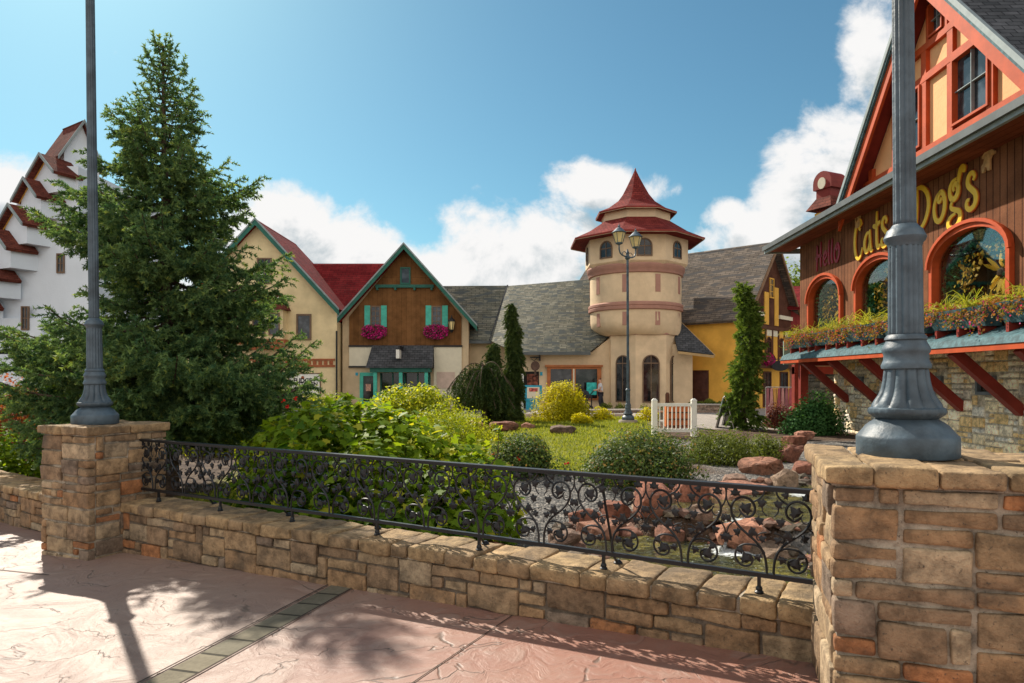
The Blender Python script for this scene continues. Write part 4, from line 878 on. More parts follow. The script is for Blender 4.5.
part('upper_roof', MSpire, h, lambda m: rings(m, [(2.38, 11.17), (2.38, 11.24), (1.75, 11.52), (1.15, 11.95), (.80, 12.4), (.50, 12.95), (.24, 13.45), (.03, 13.9)], 8))
part('upper_soffit', MSoff, h, lambda m: rings(m, [(2.39, 11.12), (2.39, 11.16), (2.0, 11.34), (2.0, 11.26)], 8, cap=False))
part('upper_eave_board', MDkRed, h, lambda m: rings(m, [(2.38, 11.15), (2.40, 11.15), (2.41, 11.24), (2.36, 11.25)], 8, cap=False))
part('finial', MDkRed, h, lambda m: m.lathe(c0, [(.05, 13.8), (.04, 13.95), (.02, 14.0)], 8))
# annexe at the tower's right foot
h = T('tower_annexe', 'low tan annexe with a wedge of dark roof, right of the round tower', 'building', (9.4, 38, -.1))
part('wall', MCream2, h, lambda m: m.prism(WF, [(8.8, -.3), (10.15, -.3), (10.15, 2.95), (9.5, 3.6), (8.8, 3.6)], 38.4, 41.5))
part('roof', MSlate, h, lambda m: m.slab([(9.15, 37.7, 3.25), (10.95, 37.0, 2.98), (9.65, 39.6, 5.1), (9.2, 39.8, 5.2)], .14))
part('fascia', M('tan_fascia', (.42, .28, .13), .7), h, lambda m: (m.bar((9.15, 37.68, 3.12), (10.95, 36.98, 2.86), .04, .14), m.bar((10.97, 37.0, 2.88), (9.67, 39.6, 4.99), .05, .16)))

# ---- yellow half-timbered house (turned 42 degrees)
A0 = np.array((12.64, 37.7)); ud = np.array((.67, .742)); ud /= np.linalg.norm(ud); HW = 4.0
h = T('half_timbered_house', 'yellow house with a brown half-timbered gable end and brown-grey roof', 'house', (*(A0+ud*HW), -.1))
F = Fr((*(A0+ud*HW), 0), ud); ze, zr = 5.22, 9.62
gable(h, F, 2*HW, 13, ze, zr, .55, .45, MYel, MGreyB, M('gold_brown_barge', (.22, .12, .06), .6), None, rake=.26)
MDB = MDkWood
jz = 2.55
part('boarded_gable', M_brick('plum_boards', (.085, .035, .022), (.105, .045, .028), (.04, .015, .01), .25, 8., off=0, msize=.006), h, lambda m: m.prism(F, [(-HW+.02, jz+2.2), (HW-.02, jz+2.2), (HW-.02, ze), (0, zr-.02), (-HW+.02, ze)], .0, .10))
part('upper_storey', MYel, h, lambda m: m.box(F, -HW+.03, HW-.03, .0, .10, jz, jz+2.2))
def timbers(m):
    for x in (-3.9, -3.0, -2.0, -.9, .15, 1.1, 2.05, 3.0, 3.9): m.box(F, x-.08, x+.08, .10, .16, jz, jz+2.2)
    for z in (jz+.02, jz+2.12): m.box(F, -HW, HW, .10, .20, z-.10, z+.10)
    m.box(F, -HW-.1, HW+.1, 0, .34, jz-.26, jz-.10)
    for sg in (-1, 1):
        m.bar(F.p(sg*3.4, .14, jz+.1), F.p(sg*2.7, .14, jz+1.9), .06, .14)
part('timber_frame', MDB, h, timbers)
for x in (-3.15, -2.2, -.3, .6, 2.5, 3.3): part('cream_inset', MPale, h, lambda m: m.box(F, x-.36, x+.36, .10, .13, jz+1.65, jz+2.0))
for x0, x1 in ((-HW+.2, -1.2), (1.2, HW-.2)): part('cream_cornice', MPale, h, lambda m: m.box(F, x0, x1, .1, .2, jz+2.75, jz+2.98))
part('yellow_panel', MYel, h, lambda m: (m.box(F, -1.05, -.4, .10, .14, jz+2.3, jz+4.2), m.box(F, .5, 1.1, .10, .14, jz+2.3, jz+4.6)))
for x in (-2.2, -.35, 1.6): archwin(h, F, x, .62, jz+.45, jz+1.6, .25, .06, MDB, MGl2, b=.10)
window(h, F, -.28, .38, jz+3.9, jz+5.1, .08, fm=MYel, mx=1, mz=2, b=.10)
for x0, x1 in ((-3.2, -2.5), (-1.0, .2), (1.6, 2.9)): window(h, F, x0, x1, .0, 2.1, .09, fm=MDB, gm=MGl2, mx=1, mz=1)
G = Fr((*A0, 0), (-(-ud[1]), -ud[0])) if False else Fr((*(A0+np.array((-ud[1], ud[0]))*13), 0), (ud[1], -ud[0]))
# garage-like brown door on the long front wall, seen left of the columnar tree
window(h, G, 13-3.6, 13-1.9, -.05, 2.15, .06, fm=MDB, gm=M('brown_red_door_panel', (.085, .035, .028), .45, var=.3), mx=1, mz=1, name='side_door')
bk = T('hanging_basket', 'magenta flower basket on the half-timbered gable end of the yellow house', 'flower basket', tuple(F.p(-1.3, .35, jz+.3)))
sp = Soup(); n = 700; P = runit(n)*np.array((.75, .3, .3)); P = np.stack([F.p(-1.2+p[0], .35+p[1], jz+.25+p[2]) for p in P]); sp.leaves(P, runit(n), runit(n), rng.uniform(.08, .14, n), [(0, 0), (.5, .3), (.4, .9), (-.4, .9), (-.5, .3)], rng.uniform(.0, 1, n)); sp.build('petunias', bpy.data.materials['magenta_petals'], bk)
part('basket', MDB, bk, lambda m: m.lathe(F.p(-1.2, .35, jz+.05), [(.15, -.15), (.28, .1)], 12))

# ---- small red-brown shop further back, between yellow house and right shop
h = T('small_shop', 'low red-brown boarded shop in the gap between the yellow house and the dog-and-cat shop', 'shop', (19.5, 44, -.1))
F = Fr((18.4, 43, 0), (1, -.1))
part('wall', M_brick('tan_boards', (.30, .16, .11), (.34, .19, .13), (.14, .07, .05), .25, 8., off=0, msize=.008), h, lambda m: m.box(F, -2.0, 6, -6, 0, -.3, 3.0))
part('upper_wall', M_brick('red_boards', (.20, .03, .03), (.24, .04, .035), (.09, .012, .012), .25, 8., off=0, msize=.008), h, lambda m: m.box(F, -2.0, 6, -6, .1, 3.0, 6.3))
part('roof', MRedRoof, h, lambda m: m.slab([F.p(-2.4, .6, 6.1), F.p(6.4, .6, 6.1), F.p(6.4, -3, 7.9), F.p(-2.4, -3, 7.9)], .15))
window(h, F, -.6, .9, .9, 2.2, .08, fm=MDB, gm=MGl); window(h, F, 1.3, 2.2, 4.2, 5.4, .08, fm=MPale, gm=MGl)
os_ = T('oval_sign', 'dark oval hanging sign in the gap beside the yellow house', 'sign', (15.7, 40.4, 2.5))
G = Fr((15.6, 39.8, 0), (1, 0)); part('board', MBlack, os_, lambda m: m.prism(G, [(.5*math.cos(t_), 2.42+.3*math.sin(t_)) for t_ in np.linspace(0, 2*math.pi, 24, False)], 0, .06)); part('bracket', MBlack, os_, lambda m: m.box(G, -.5, .6, -.0, .05, 2.78, 2.83))

# ---- white stepped-gable building, far left
h = T('stepped_gable_building', 'white stucco building whose many small rust-red gable roofs step up to a narrow top', 'building', (-23, 30, -.1))
YS = 30.; sx = lambda px: PX(px, YS); sz = lambda py: PZ(py, YS)
# every tier: apex pixel, eave pixels, how far it runs back
tiers = [(47, 155, 29, 173, 0), (31, 179, 14, 197, .1), (16, 205, -3, 224, .2), (0, 229, -19, 248, .3), (-18, 258, -38, 277, .4), (-36, 286, -56, 305, .5)]
for i, (ax, ay, ex, ey, dy) in enumerate(tiers):
    Y = YS-dy; F = Fr((PX(ax, Y), Y, 0), (.9, -.43)); hw = (ax-ex)/683*Y*1.12; zr = PZ(ay, Y); ze = PZ(ey, Y)
    part('wall', MWhite, h, lambda m: m.prism(F, [(-hw*.86, ze-.9), (hw*.86, ze-.9), (hw*.86, ze+.03), (0, zr-.05), (-hw*.86, ze+.03)], -1.1, 0))
    def rf(m):
        k = (zr-ze)/hw
        for sg in (-1, 1): m.slab([F.p(0, .3, zr), F.p(sg*hw*1.14, .3, zr-k*hw*1.14), F.p(sg*hw*1.14, -1.0, zr-k*hw*1.14), F.p(0, -1.0, zr)], .14)
    part('roof', MRust, h, rf)
    part('bargeboard', MFascia, h, lambda m: [m.prism(F, [(0, zr+.03), (sg*hw*1.1, ze-.08), (sg*hw*1.1, ze-.22), (0, zr-.11)], .3, .36) for sg in (-1, 1)])
    part('yellow_trim', MYel, h, lambda m: [m.prism(F, [(0, zr-.11), (sg*hw*1.0, ze-.13), (sg*hw*1.0, ze-.22), (0, zr-.20)], .01, .05) for sg in (-1, 1)])
F = Fr((sx(78), 31.5, 0), (.75, -.66), None); 
G = Fr((PX(75, 31), 31., 0), (.55, .835)) 
part('tower_wall', MWhite, h, lambda m: m.prism(G, [(-.45, -.3), (1.05, -.3), (1.05, PZ(163, 31)), (.3, PZ(121, 31)), (-.45, PZ(155, 31))], -1.7, 0))
def rf(m):
    z1, za, zb_ = PZ(119, 31), PZ(155, 31), PZ(165, 31)
    m.slab([G.p(.3, .2, z1), G.p(-.75, .2, za-.25), G.p(-.75, -1.75, za-.25), G.p(.3, -1.75, z1)], .08); m.slab([G.p(.3, .2, z1), G.p(1.2, .2, zb_-.1), G.p(1.2, -1.75, zb_-.1), G.p(.3, -1.75, z1)], .08)
part('top_roof', MRust, h, rf)
part('top_bargeboard', MFascia, h, lambda m: (m.prism(G, [(.3, PZ(119, 31)+.04), (-.78, PZ(155, 31)-.24), (-.78, PZ(155, 31)-.42), (.3, PZ(119, 31)-.13)], .2, .27), m.prism(G, [(.3, PZ(119, 31)+.04), (1.22, PZ(165, 31)-.1), (1.22, PZ(165, 31)-.28), (.3, PZ(119, 31)-.13)], .2, .27)))
mw_ = [(-120, 420), (100, 420), (100, 250), (90, 250), (90, 172), (66, 172), (66, 178), (46, 178), (46, 200), (30, 200), (30, 224), (15, 224), (15, 248), (-1, 248), (-1, 276), (-20, 276), (-20, 305), (-120, 305)]
part('main_wall', MWhite, h, lambda m: m.prism(WF, [(PX(a, 31.2), PZ(c, 31.2) if c < 400 else -.3) for a, c in mw_], 30.35, 38))
part('lower_block', MWhite, h, lambda m: m.box(WF, sx(-70), sx(40), 30.1, 30.35, -.3, PZ(318, 30)))
part('main_roof', MRust, h, lambda m: m.slab([(sx(-120), 30.4, PZ(238, 30)), (sx(-20), 30.4, PZ(238, 30)), (sx(-20), 38, PZ(190, 30)), (sx(-120), 38, PZ(190, 30))], .15))
window(h, Fr((0, 30.35, 0)), PX(57, 30.35), PX(65, 30.35), PZ(272, 30), PZ(252, 30), .06, mx=1, mz=1); window(h, Fr((0, 30.1, 0)), sx(20), sx(28), PZ(330, 30), PZ(306, 30), .06, mx=1, mz=1)
part('band', MBrick, h, lambda m: m.box(WF, sx(-60), sx(66), 30.1, 30.2, PZ(354, 30), PZ(350, 30)))
0 and part('swag', M('red_lettering', (.5, .06, .04), .6), h, lambda m: m.tube([(sx(26), 30.1, PZ(284, 30)), (sx(30), 30.1, PZ(286, 30)), (sx(36), 30.1, PZ(283, 30)), (sx(50), 30.1, PZ(286, 30))], .05, 5))
# ------------------------------------------------------------------ the dog-and-cat shop on the right
h = T('timbered_shop', 'brown boarded shop on the right with orange-red gable above a cream stone ground floor', 'shop', (11, 15, -.2))
F = Fr((9.70, 23.0, 0), (-.0366, -1))            # a: towards the viewer, b: out over the garden
AL = 16.5; ZT = 6.12
WINS = [(.92, 3.18), (4.20, 6.55), (7.82, 10.25), (11.5, 13.9)]; SILL, SPR, TOP = 2.78, 4.12, 4.74
def upper(m):
    m.box(F, 0, AL, -.18, 0, 2.42, SILL)
    e = [0]+[v for w in WINS for v in w]+[AL]
    for i in range(0, len(e), 2): m.box(F, e[i], e[i+1], -.18, 0, SILL, ZT)
    for a0, a1 in WINS:
        A = archpts(a0, a1, SILL, TOP, TOP-SPR, 17)[2:]           # right spring -> left spring
        m.prism(F, [(a1, ZT)]+[(a, c) for a, c in A]+[(a0, ZT)], -.18, 0)
    m.box(F, 0, .18, -8, -.18, 2.42, ZT)
part('boarded_wall', MShopB, h, upper)
part('inner_wall', MDark, h, lambda m: (m.box(F, .2, AL, -1.5, -1.42, 2.4, ZT), m.box(F, .18, AL, -1.5, -.2, 2.36, 2.5), m.box(F, .2, AL, -8, -1.5, 2.4, ZT)))
for i, (a0, a1) in enumerate(WINS):
    A = archpts(a0-.09, a1+.09, SILL-.02, TOP+.09, TOP-SPR+.07, 19); B = archpts(a0+.02, a1-.02, SILL+.05, TOP-.02, TOP-SPR-.01, 19)
    mb = MB(); mb.ring(F, A, B, -.10, .10)
    A2 = archpts(a0-.15, a1+.15, SPR-.08, TOP+.15, TOP-SPR+.18, 19)[2:]; B2 = archpts(a0-.08, a1+.08, SPR-.08, TOP+.08, TOP-SPR+.12, 19)[2:]; mb.ring(F, A2, B2, .10, .155, closed=False)
    w = mb.build('arched_window', MOrange, h)
    part('pane', MClear, w, lambda m: m.prism(F, archpts(a0+.05, a1-.05, SILL+.04, TOP-.05, TOP-SPR-.03, 19), -.06, -.052))
# window display: leafy swags, sunflowers, pale backing board
mleafd = M_leaf('display_leaves', (.03, .10, .05), (.07, .22, .09), .1); mpet = M_leaf('sunflower_petals', (.55, .26, .02), (.85, .50, .06), .2)
BACK = M('display_backing', (.16, .19, .17), .7, var=.6, vscale=2.5)
for i, (a0, a1) in enumerate(WINS[:3]):
    dt = T('window_display', ['far', 'middle', 'near'][i]+' arched window display of leafy garland and yellow sunflowers', 'window display', tuple(F.p((a0+a1)/2, -.6, SILL)), 'sunflower displays in the arched windows')
    part('backing', BACK, dt, lambda m: m.box(F, a0-.1, a1+.1, -1.22, -1.18, SILL, TOP))
    cx, hw = (a0+a1)/2, (a1-a0)/2-.1; n = 5200
    t_ = rng.uniform(-.15, 1.15, n)*math.pi; k = rng.normal(1., .10, n)
    A = cx+hw*np.cos(t_)*k*.95; Cc = SPR-.25+(TOP-SPR+.3)*np.sin(t_)*k-np.abs(np.cos(t_))**4*rng.uniform(0, 1.3, n); B = rng.uniform(-.5, -.15, n)
    ok = (A > a0) & (A < a1); P = np.stack([F.p(a, b, c) for a, b, c in zip(A[ok], B[ok], Cc[ok])]); n = len(P)
    sp = Soup(); sp.leaves(P, runit(n)+F.n, runit(n), rng.uniform(.05, .13, n), LEAF4, rng.uniform(0, 1, n)); sp.build('garland', mleafd, dt)
    sp = Soup()
    clus = [(cx-hw*.55, 3.75, .25, 60), (cx-hw*.05, 4.25, .22, 50), (cx+hw*.55, 4.25, .25, 60), (cx-hw*.45, 4.0, .2, 40), (cx+hw*.3, 3.2, .35, 60)]
    for (a, c, s_, nn) in clus:
        P = np.stack([F.p(a+rng.normal(0, s_*.6), rng.uniform(-.4, -.15), c+rng.normal(0, s_*.6)) for _ in range(nn)]); sp.leaves(P, runit(nn)*.6+F.n, runit(nn), rng.uniform(.05, .10, nn), [(0, 0), (.4, .3), (.3, .9), (-.3, .9), (-.4, .3)], rng.uniform(0, 1, nn))
    # one large sunflower hanging at the right, seen edge-on, and one at the sill
    for (a, c, r_, tl) in ((cx+hw*.62, 3.75, .42, .3), (cx+hw*.2, 3.05, .34, 1.)):
        for k in range(30):
            q = 2*math.pi*k/15+.2*(k > 15); c0_ = F.p(a, -.22, c); dr = F.u*math.cos(q)*(.55 if tl < .5 else 1)+np.array((0, 0, math.sin(q)))+F.n*.35
            sp.leaves(np.array([c0_+dr*.08]), np.array([F.n+rng.normal(0, .3, 3)]), np.array([dr]), r_*rng.uniform(.8, 1.05), [(0, 0), (.14, .4), (.1, .8), (0, 1), (-.1, .8), (-.14, .4)], rng.uniform(.3, 1, 1))
    sp.build('sunflowers', mpet, dt)
    part('flower_heart', MDkWood, dt, lambda m: (m.lathe(F.p(cx+hw*.2, -.2, 3.02), [(.02, -.1), (.11, -.05), (.11, .05), (.02, .1)], 12), m.lathe(F.p(cx+hw*.62, -.2, 3.72), [(.02, -.1), (.10, -.05), (.10, .05), (.02, .1)], 12)))
# stone ground floor, jetty, braces, vents
BS = -.92
mb = MB(); core(mb, F, .45, AL, -8, BS-.03, -.7, 2.42, (.30, .26, .20))
VENT = [(2.0, 2.5), (4.0, 4.5), (6.0, 6.5), (7.8, 8.4), (9.9, 10.5)]; hol = [(a0-.03, a1+.03, 1.27, 1.75) for a0, a1 in VENT]
masonry(mb, F, .42, AL-2.5, BS, -.55, 2.40, cw=.15, ch=.125, pal=PAL_CREAM, seed=8, gap=.014, step=.25, amp=.016, r=.03, holes=hol, wmax=3, hmax=2, thick=.10)
G = Fr(F.p(.42, -5, 0), F.n[:2]); masonry(mb, G, 0, 4.0, 0, -.55, 2.40, cw=.2, ch=.125, pal=PAL_CREAM, seed=9, gap=.01, step=.3, amp=.014, r=.03, wmax=3, hmax=2)
mb.build('stone_ground_floor', MSC, h, smooth=True)
for a0, a1 in VENT:
    v = part('vent', M('grey_metal', (.16, .18, .19), .5) if a0 == 2.0 else bpy.data.materials['grey_metal'], h, lambda m: m.ring(F, [(a0, 1.3), (a1, 1.3), (a1, 1.72), (a0, 1.72)], [(a0+.07, 1.37), (a1-.07, 1.37), (a1-.07, 1.65), (a0+.07, 1.65)], BS-.12, BS+.05))
    part('vent_opening', MDark, v, lambda m: m.box(F, a0+.05, a1-.05, BS-.1, BS-.03, 1.35, 1.67))
part('jetty_floor', MDkRed, h, lambda m: m.box(F, -.1, AL, -1.0, .02, 2.30, 2.415))
def ledge(m): m.hexa([F.p(-.15, .02, 2.28), F.p(AL, .02, 2.28), F.p(AL, .62, 2.28), F.p(-.15, .62, 2.28), F.p(-.1, .02, 2.66), F.p(AL, .02, 2.66), F.p(AL, .56, 2.42), F.p(-.1, .56, 2.42)])
part('ledge', MTeal, h, ledge)
part('ledge_trim', MOrange, h, lambda m: m.box(F, -.15, AL, .50, .60, 2.17, 2.275))
for k in range(8):
    a = 1.45+1.93*k; part('brace', MDkRed, h, lambda m: (m.bar(F.p(a, .42, 2.20), F.p(a, BS-.02, .98), .20, .20, up=F.n), ))
part('corner_post', MDkRed, h, lambda m: (m.box(F, -.15, .06, -.25, .0, -.2, 2.28), m.box(F, .1, .3, -8, -.2, 2.1, 2.28)))
# boxes with flowers
mgr = M_leaf('yellow_green_blades', (.15, .22, .025), (.36, .36, .05), .35); mfl = M_leaf('coleus_and_flowers', (.10, .15, .03), (.38, .12, .045), .35, tip=(.42, .03, .16))
NB = [(.0, 1.95), (2.0, 3.95), (4.15, 6.2), (6.3, 8.1), (8.3, 10.2), (10.5, 12.4), (12.5, 14.4)]
for i, (a0, a1) in enumerate(NB):
    fb = T('flower_box', ['first teal flower box at the far corner of the boarded shop', 'second teal flower box from the far corner, under the far arched window', 'third teal flower box from the far corner, under the middle arched window', 'teal flower box behind the right lamp post', 'near teal flower box with tall grass and magenta flowers under the large arched window', 'teal flower box at the right edge of the picture', 'teal flower box beyond the right edge of the picture'][i], 'flower box', tuple(F.p((a0+a1)/2, .28, 2.7)), 'teal flower boxes on the ledge')
    part('trough', MTeal, fb, lambda m: m.hexa([F.p(a0+.12, .06, 2.66), F.p(a1-.12, .06, 2.66), F.p(a1-.12, .36, 2.66), F.p(a0+.12, .36, 2.66), F.p(a0, .06, 3.04), F.p(a1, .06, 3.04), F.p(a1, .50, 3.04), F.p(a0, .50, 3.04)]))
    for x in (a0+.2, (a0+a1)/2, a1-.28): part('bearer', MDkRed, fb, lambda m: m.box(F, x, x+.08, .1, .4, 2.5, 2.67))
    sp = Soup(); n = int(330*(a1-a0)); nb = 10
    for k in range(int((a1-a0)*9)):
        ca, cb = rng.uniform(a0+.1, a1-.1), rng.uniform(.12, .42); m_ = 13
        P = np.stack([F.p(ca+rng.normal(0, .04), cb+rng.normal(0, .04), 3.02) for _ in range(m_)]); D = rng.normal(0, .55, (m_, 3)); D[:, 2] = rng.uniform(.8, 1.2, m_); L = rng.uniform(.22, .52, m_) * (1.25 if (k % 3 == 0) else .6)
        for s_ in range(3):
            D2 = D+np.array((0, 0, -.75*s_))*1.; D2 /= np.linalg.norm(D2, axis=1)[:, None]; seg = L[:, None]*.42*D2; wv = np.cross(D2, runit(m_)); wv /= np.linalg.norm(wv, axis=1)[:, None]; w0, w1 = (.010, .009, .006)[s_], (.009, .006, .001)[s_]
            sp.add(np.stack([P-wv*w0, P+wv*w0, P+seg+wv*w1, P+seg-wv*w1], 1), np.full(m_, rng.uniform(.2, 1))); P = P+seg
    sp.build('grass_blades', mgr, fb)
    sp = Soup(); n = int(700*(a1-a0)); aa = rng.uniform(a0-.1, a1+.1, n); dn = rng.beta(1.2, 2.2, n); lob = .5+.5*np.sin(aa*5.1+i)*np.sin(aa*2.3); zz_ = 3.14-.52*dn*(.45+lob*.9)+rng.normal(0, .05, n); bb = .2+.40*np.sqrt(dn)+rng.uniform(-.16, .12, n)
    bb = np.maximum(bb, np.where(zz_ < 3.04, .48, .1)); P = np.stack([F.p(a, b, c) for a, b, c in zip(aa, bb, zz_)]); ti = rng.uniform(0, .78, n); ti[rng.random(n) < .10] = 1.
    sp.leaves(P, runit(n)+F.n*.6, runit(n), rng.uniform(.03, .075, n), LEAF4, ti); sp.build('trailing_flowers', mfl, fb)
# eave and roofs
part('soffit', M_brick('red_soffit', (.17, .05, .028), (.20, .06, .032), (.07, .02, .01), .2, 9., off=0, msize=.008), h, lambda m: m.box(F, -.9, AL, -.0, .74, ZT-.02, ZT+.05))
part('fascia', MFascia, h, lambda m: (m.box(F, -1.15, AL, .72, .80, ZT-.04, ZT+.13), m.box(F, -1.2, -1.1, -8, .80, ZT-.04, ZT+.13)))
part('gutter', bpy.data.materials['gutter'], h, lambda m: m.box(F, -1.17, AL, .80, .88, ZT+.05, ZT+.20))
part('roof', MSlate, h, lambda m: m.slab([F.p(-1.18, .84, ZT+.22), F.p(AL, .84, ZT+.22), F.p(AL, -8, ZT+1.0), F.p(-1.18, -8, ZT+1.0)], .1))
GA, GZ, SL, GB = 7.8, 10.62, 1.1, -.12
HB = (GZ-ZT-.2)/SL
part('gable_wall', MPeach, h, lambda m: m.prism(F, [(GA-HB, ZT+.2), (GA+HB, ZT+.2), (GA, GZ)], -6, GB))
def gr(m):
    e = HB+.12
    for sg in (-1, 1): m.slab([F.p(GA, .38, GZ+.30), F.p(GA+sg*e, .38, GZ+.30-SL*e), F.p(GA+sg*e, -6.2, GZ+.30-SL*e), F.p(GA, -6.2, GZ+.30)], .16)
part('gable_roof', MSlate, h, gr)
def rk(m, d0, d1, b0, b1, e0=0):
    e = HB+.15
    for sg in (-1, 1): m.prism(F, [(GA, GZ+d0), (GA+sg*e, GZ-SL*e+d0), (GA+sg*e, GZ-SL*e+d1), (GA, GZ+d1)], b0, b1)
part('gable_fascia', MFascia, h, lambda m: rk(m, .32, .16, .38, .46))
part('gable_gutter_board', MTeal, h, lambda m: rk(m, .16, .06, .37, .43))
part('bargeboard', MOrange, h, lambda m: rk(m, .06, -.34, .29, .365))
part('gable_soffit', MDkRed, h, lambda m: rk(m, .10, .04, GB, .30))
mt = .10
def tim(m):
    b0, b1 = GB, GB+.10
    m.box(F, GA-HB+.1, GA+HB-.1, b0, b1, ZT+.62, ZT+.62+.22)
    for z in (8.55, 9.25): w_ = (GZ-z)/SL-.15; m.box(F, GA-w_, GA+w_, b0, b1+.004, z-.08, z+.08)
    for x in (-3.0, -1.8, -.5, .5, 1.8, 3.0):
        zt = min(GZ-abs(x)*SL-.1, 9.3 if abs(x) < 1 else 20); m.box(F, GA+x-.10, GA+x+.10, b0, b1-.004, ZT+.84, zt)
    for x in (-.34, .34): m.box(F, GA+x-.06, GA+x+.06, b0, b1-.004, 9.3, 10.1)
part('timber_frame', MOrange, h, tim)
window(h, F, GA-.27, GA+.27, 9.36, 10.1, .04, fm=MOrange, mx=1, mz=1, mw=.018, mm=MFascia, b=GB, proud=.14)
for x in (-1.2, 1.2): window(h, F, GA+x-.60, GA+x+.60, 7.03, 8.47, .05, fm=MOrange, mx=1, mz=1, mw=.018, mm=MFascia, b=GB, proud=.14)
part('rear_wall', MPeach, h, lambda m: m.box(F, .2, AL, -8.1, -8, -.5, ZT))
# cupola / little clock turret on the roof
cu_ = T('roof_turret', 'small dark red roof turret with round clock face, rising behind the shop eave', 'turret', (10.5, 22.8, 6.3))
G = Fr((10.3, 22.6, .22), (.43, -.9))
part('body', MDkRed, cu_, lambda m: m.box(G, -.28, .28, -.6, 0, 5.9, 7.75))
part('skirt_roof', MRust, cu_, lambda m: m.hexa([G.p(-.5, .25, 7.05), G.p(.5, .25, 7.05), G.p(.5, -.85, 7.05), G.p(-.5, -.85, 7.05), G.p(-.28, .0, 7.45), G.p(.28, .0, 7.45), G.p(.28, -.6, 7.45), G.p(-.28, -.6, 7.45)]))
part('barrel_roof', MDkRed, cu_, lambda m: m.prism(G, archpts(-.36, .36, 7.72, 8.3, .38, 12), -.68, .06))
part('clock_face', MPale, cu_, lambda m: m.prism(G, [(.15*math.cos(t_), 7.9+.19*math.sin(t_)) for t_ in np.linspace(0, 6.28, 20, False)], .06, .09))
part('trim', MYel, cu_, lambda m: m.box(G, -.3, .3, .0, .05, 6.75, 6.95))
# entrance at the far end
et = part('entrance_wall', MTan, h, lambda m: m.box(WF, 10.3, 12.8, 24.4, 24.5, -.3, 2.4))
ef = part('entrance_frame', MDkRed, h, lambda m: (m.box(WF, 9.95, 10.2, 24.05, 24.3, -.2, 2.3), m.box(WF, 9.95, 12.2, 24.06, 24.29, 1.82, 2.08), m.box(WF, 11.5, 11.62, 24.1, 24.28, -.2, 1.82), m.box(WF, 9.95, 12.2, 24.1, 24.28, .0, .2)))
part('pane', MGl, ef, lambda m: (m.box(WF, 10.2, 11.5, 24.18, 24.2, .2, 1.82)))
hs = T('hanging_board', 'pale green hanging board under the far corner of the boarded shop', 'sign', (9.75, 23.6, 2.9)); part('board', M('pale_green', (.30, .38, .30), .6), hs, lambda m: m.box(WF, 9.35, 9.75, 23.5, 23.56, 2.15, 2.95)); part('hook', MBlack, hs, lambda m: m.box(WF, 9.5, 9.54, 23.5, 23.54, 2.95, 3.15))
# painted wooden lettering
MLet = M('yellow_lettering', (.78, .50, .035), .45, var=.08); MLetR = M('crimson_lettering', (.25, .008, .02), .45); MLetO = M('orange_edge', (.40, .09, .03), .5)
STR = {
 'C': [[(.42, .70), (.36, .76), (.38, .88), (.48, .84), (.46, .70), (.36, .62), (.26, .70), (.24, .86), (.34, .98)][:1]+[(.34, .74), (.33, .86), (.42, .90), (.46, .82), (.40, .98), (.24, .96), (.10, .74), (.05, .40), (.10, .06), (.26, -.10), (.42, -.04), (.52, .20)]],
 'a': [[(.34, .52), (.20, .54), (.06, .36), (.06, .12), (.18, .0), (.32, .10), (.36, .36)], [(.36, .60), (.37, .12), (.46, .0), (.50, .06)]],
 't': [[(.22, 1.0), (.20, .15), (.30, .0), (.40, .1)], [(.02, .66), (.14, .60), (.42, .70)]],
 's': [[(.26, .58), (.32, .66), (.24, .76), (.10, .70), (.08, .52), (.22, .40), (.36, .28), (.34, .06), (.16, -.02), (.03, .08), (.06, .22), (.16, .20)]],
 'D': [[(.12, .98), (.10, .5), (.06, .0)], [(-.06, .92), (.10, 1.0), (.36, .96), (.58, .74), (.62, .44), (.46, .12), (.22, -.04), (-.02, .02)]],
 'o': [[(.34, .66), (.16, .60), (.04, .36), (.10, .06), (.28, -.02), (.44, .16), (.48, .44), (.36, .66), (.22, .60), (.20, .46), (.30, .42), (.34, .52)]],
 'g': [[(.34, .78), (.14, .74), (.06, .54), (.16, .34), (.34, .38), (.40, .58), (.30, .70), (.20, .62), (.24, .52)], [(.38, .62), (.42, .84), (.50, .98), (.60, .94), (.56, .84)], [(.18, .34), (.10, .20), (.26, .12), (.44, .06), (.46, -.14), (.28, -.28), (.08, -.26), (.0, -.12), (.10, .0), (.3, .04)]],
 'H': [[(.06, .86), (.14, .9), (.12, .4), (.08, -.10)], [(.48, 1.0), (.44, .5), (.46, .02)], [(-.04, .40), (.2, .5), (.58, .44)]],
 'e': [[(.06, .24), (.24, .28), (.36, .40), (.26, .56), (.10, .46), (.05, .20), (.16, .0), (.38, .10)]],
 'l': [[(.14, .92), (.08, .6), (.08, .1), (.18, -.02)]]}
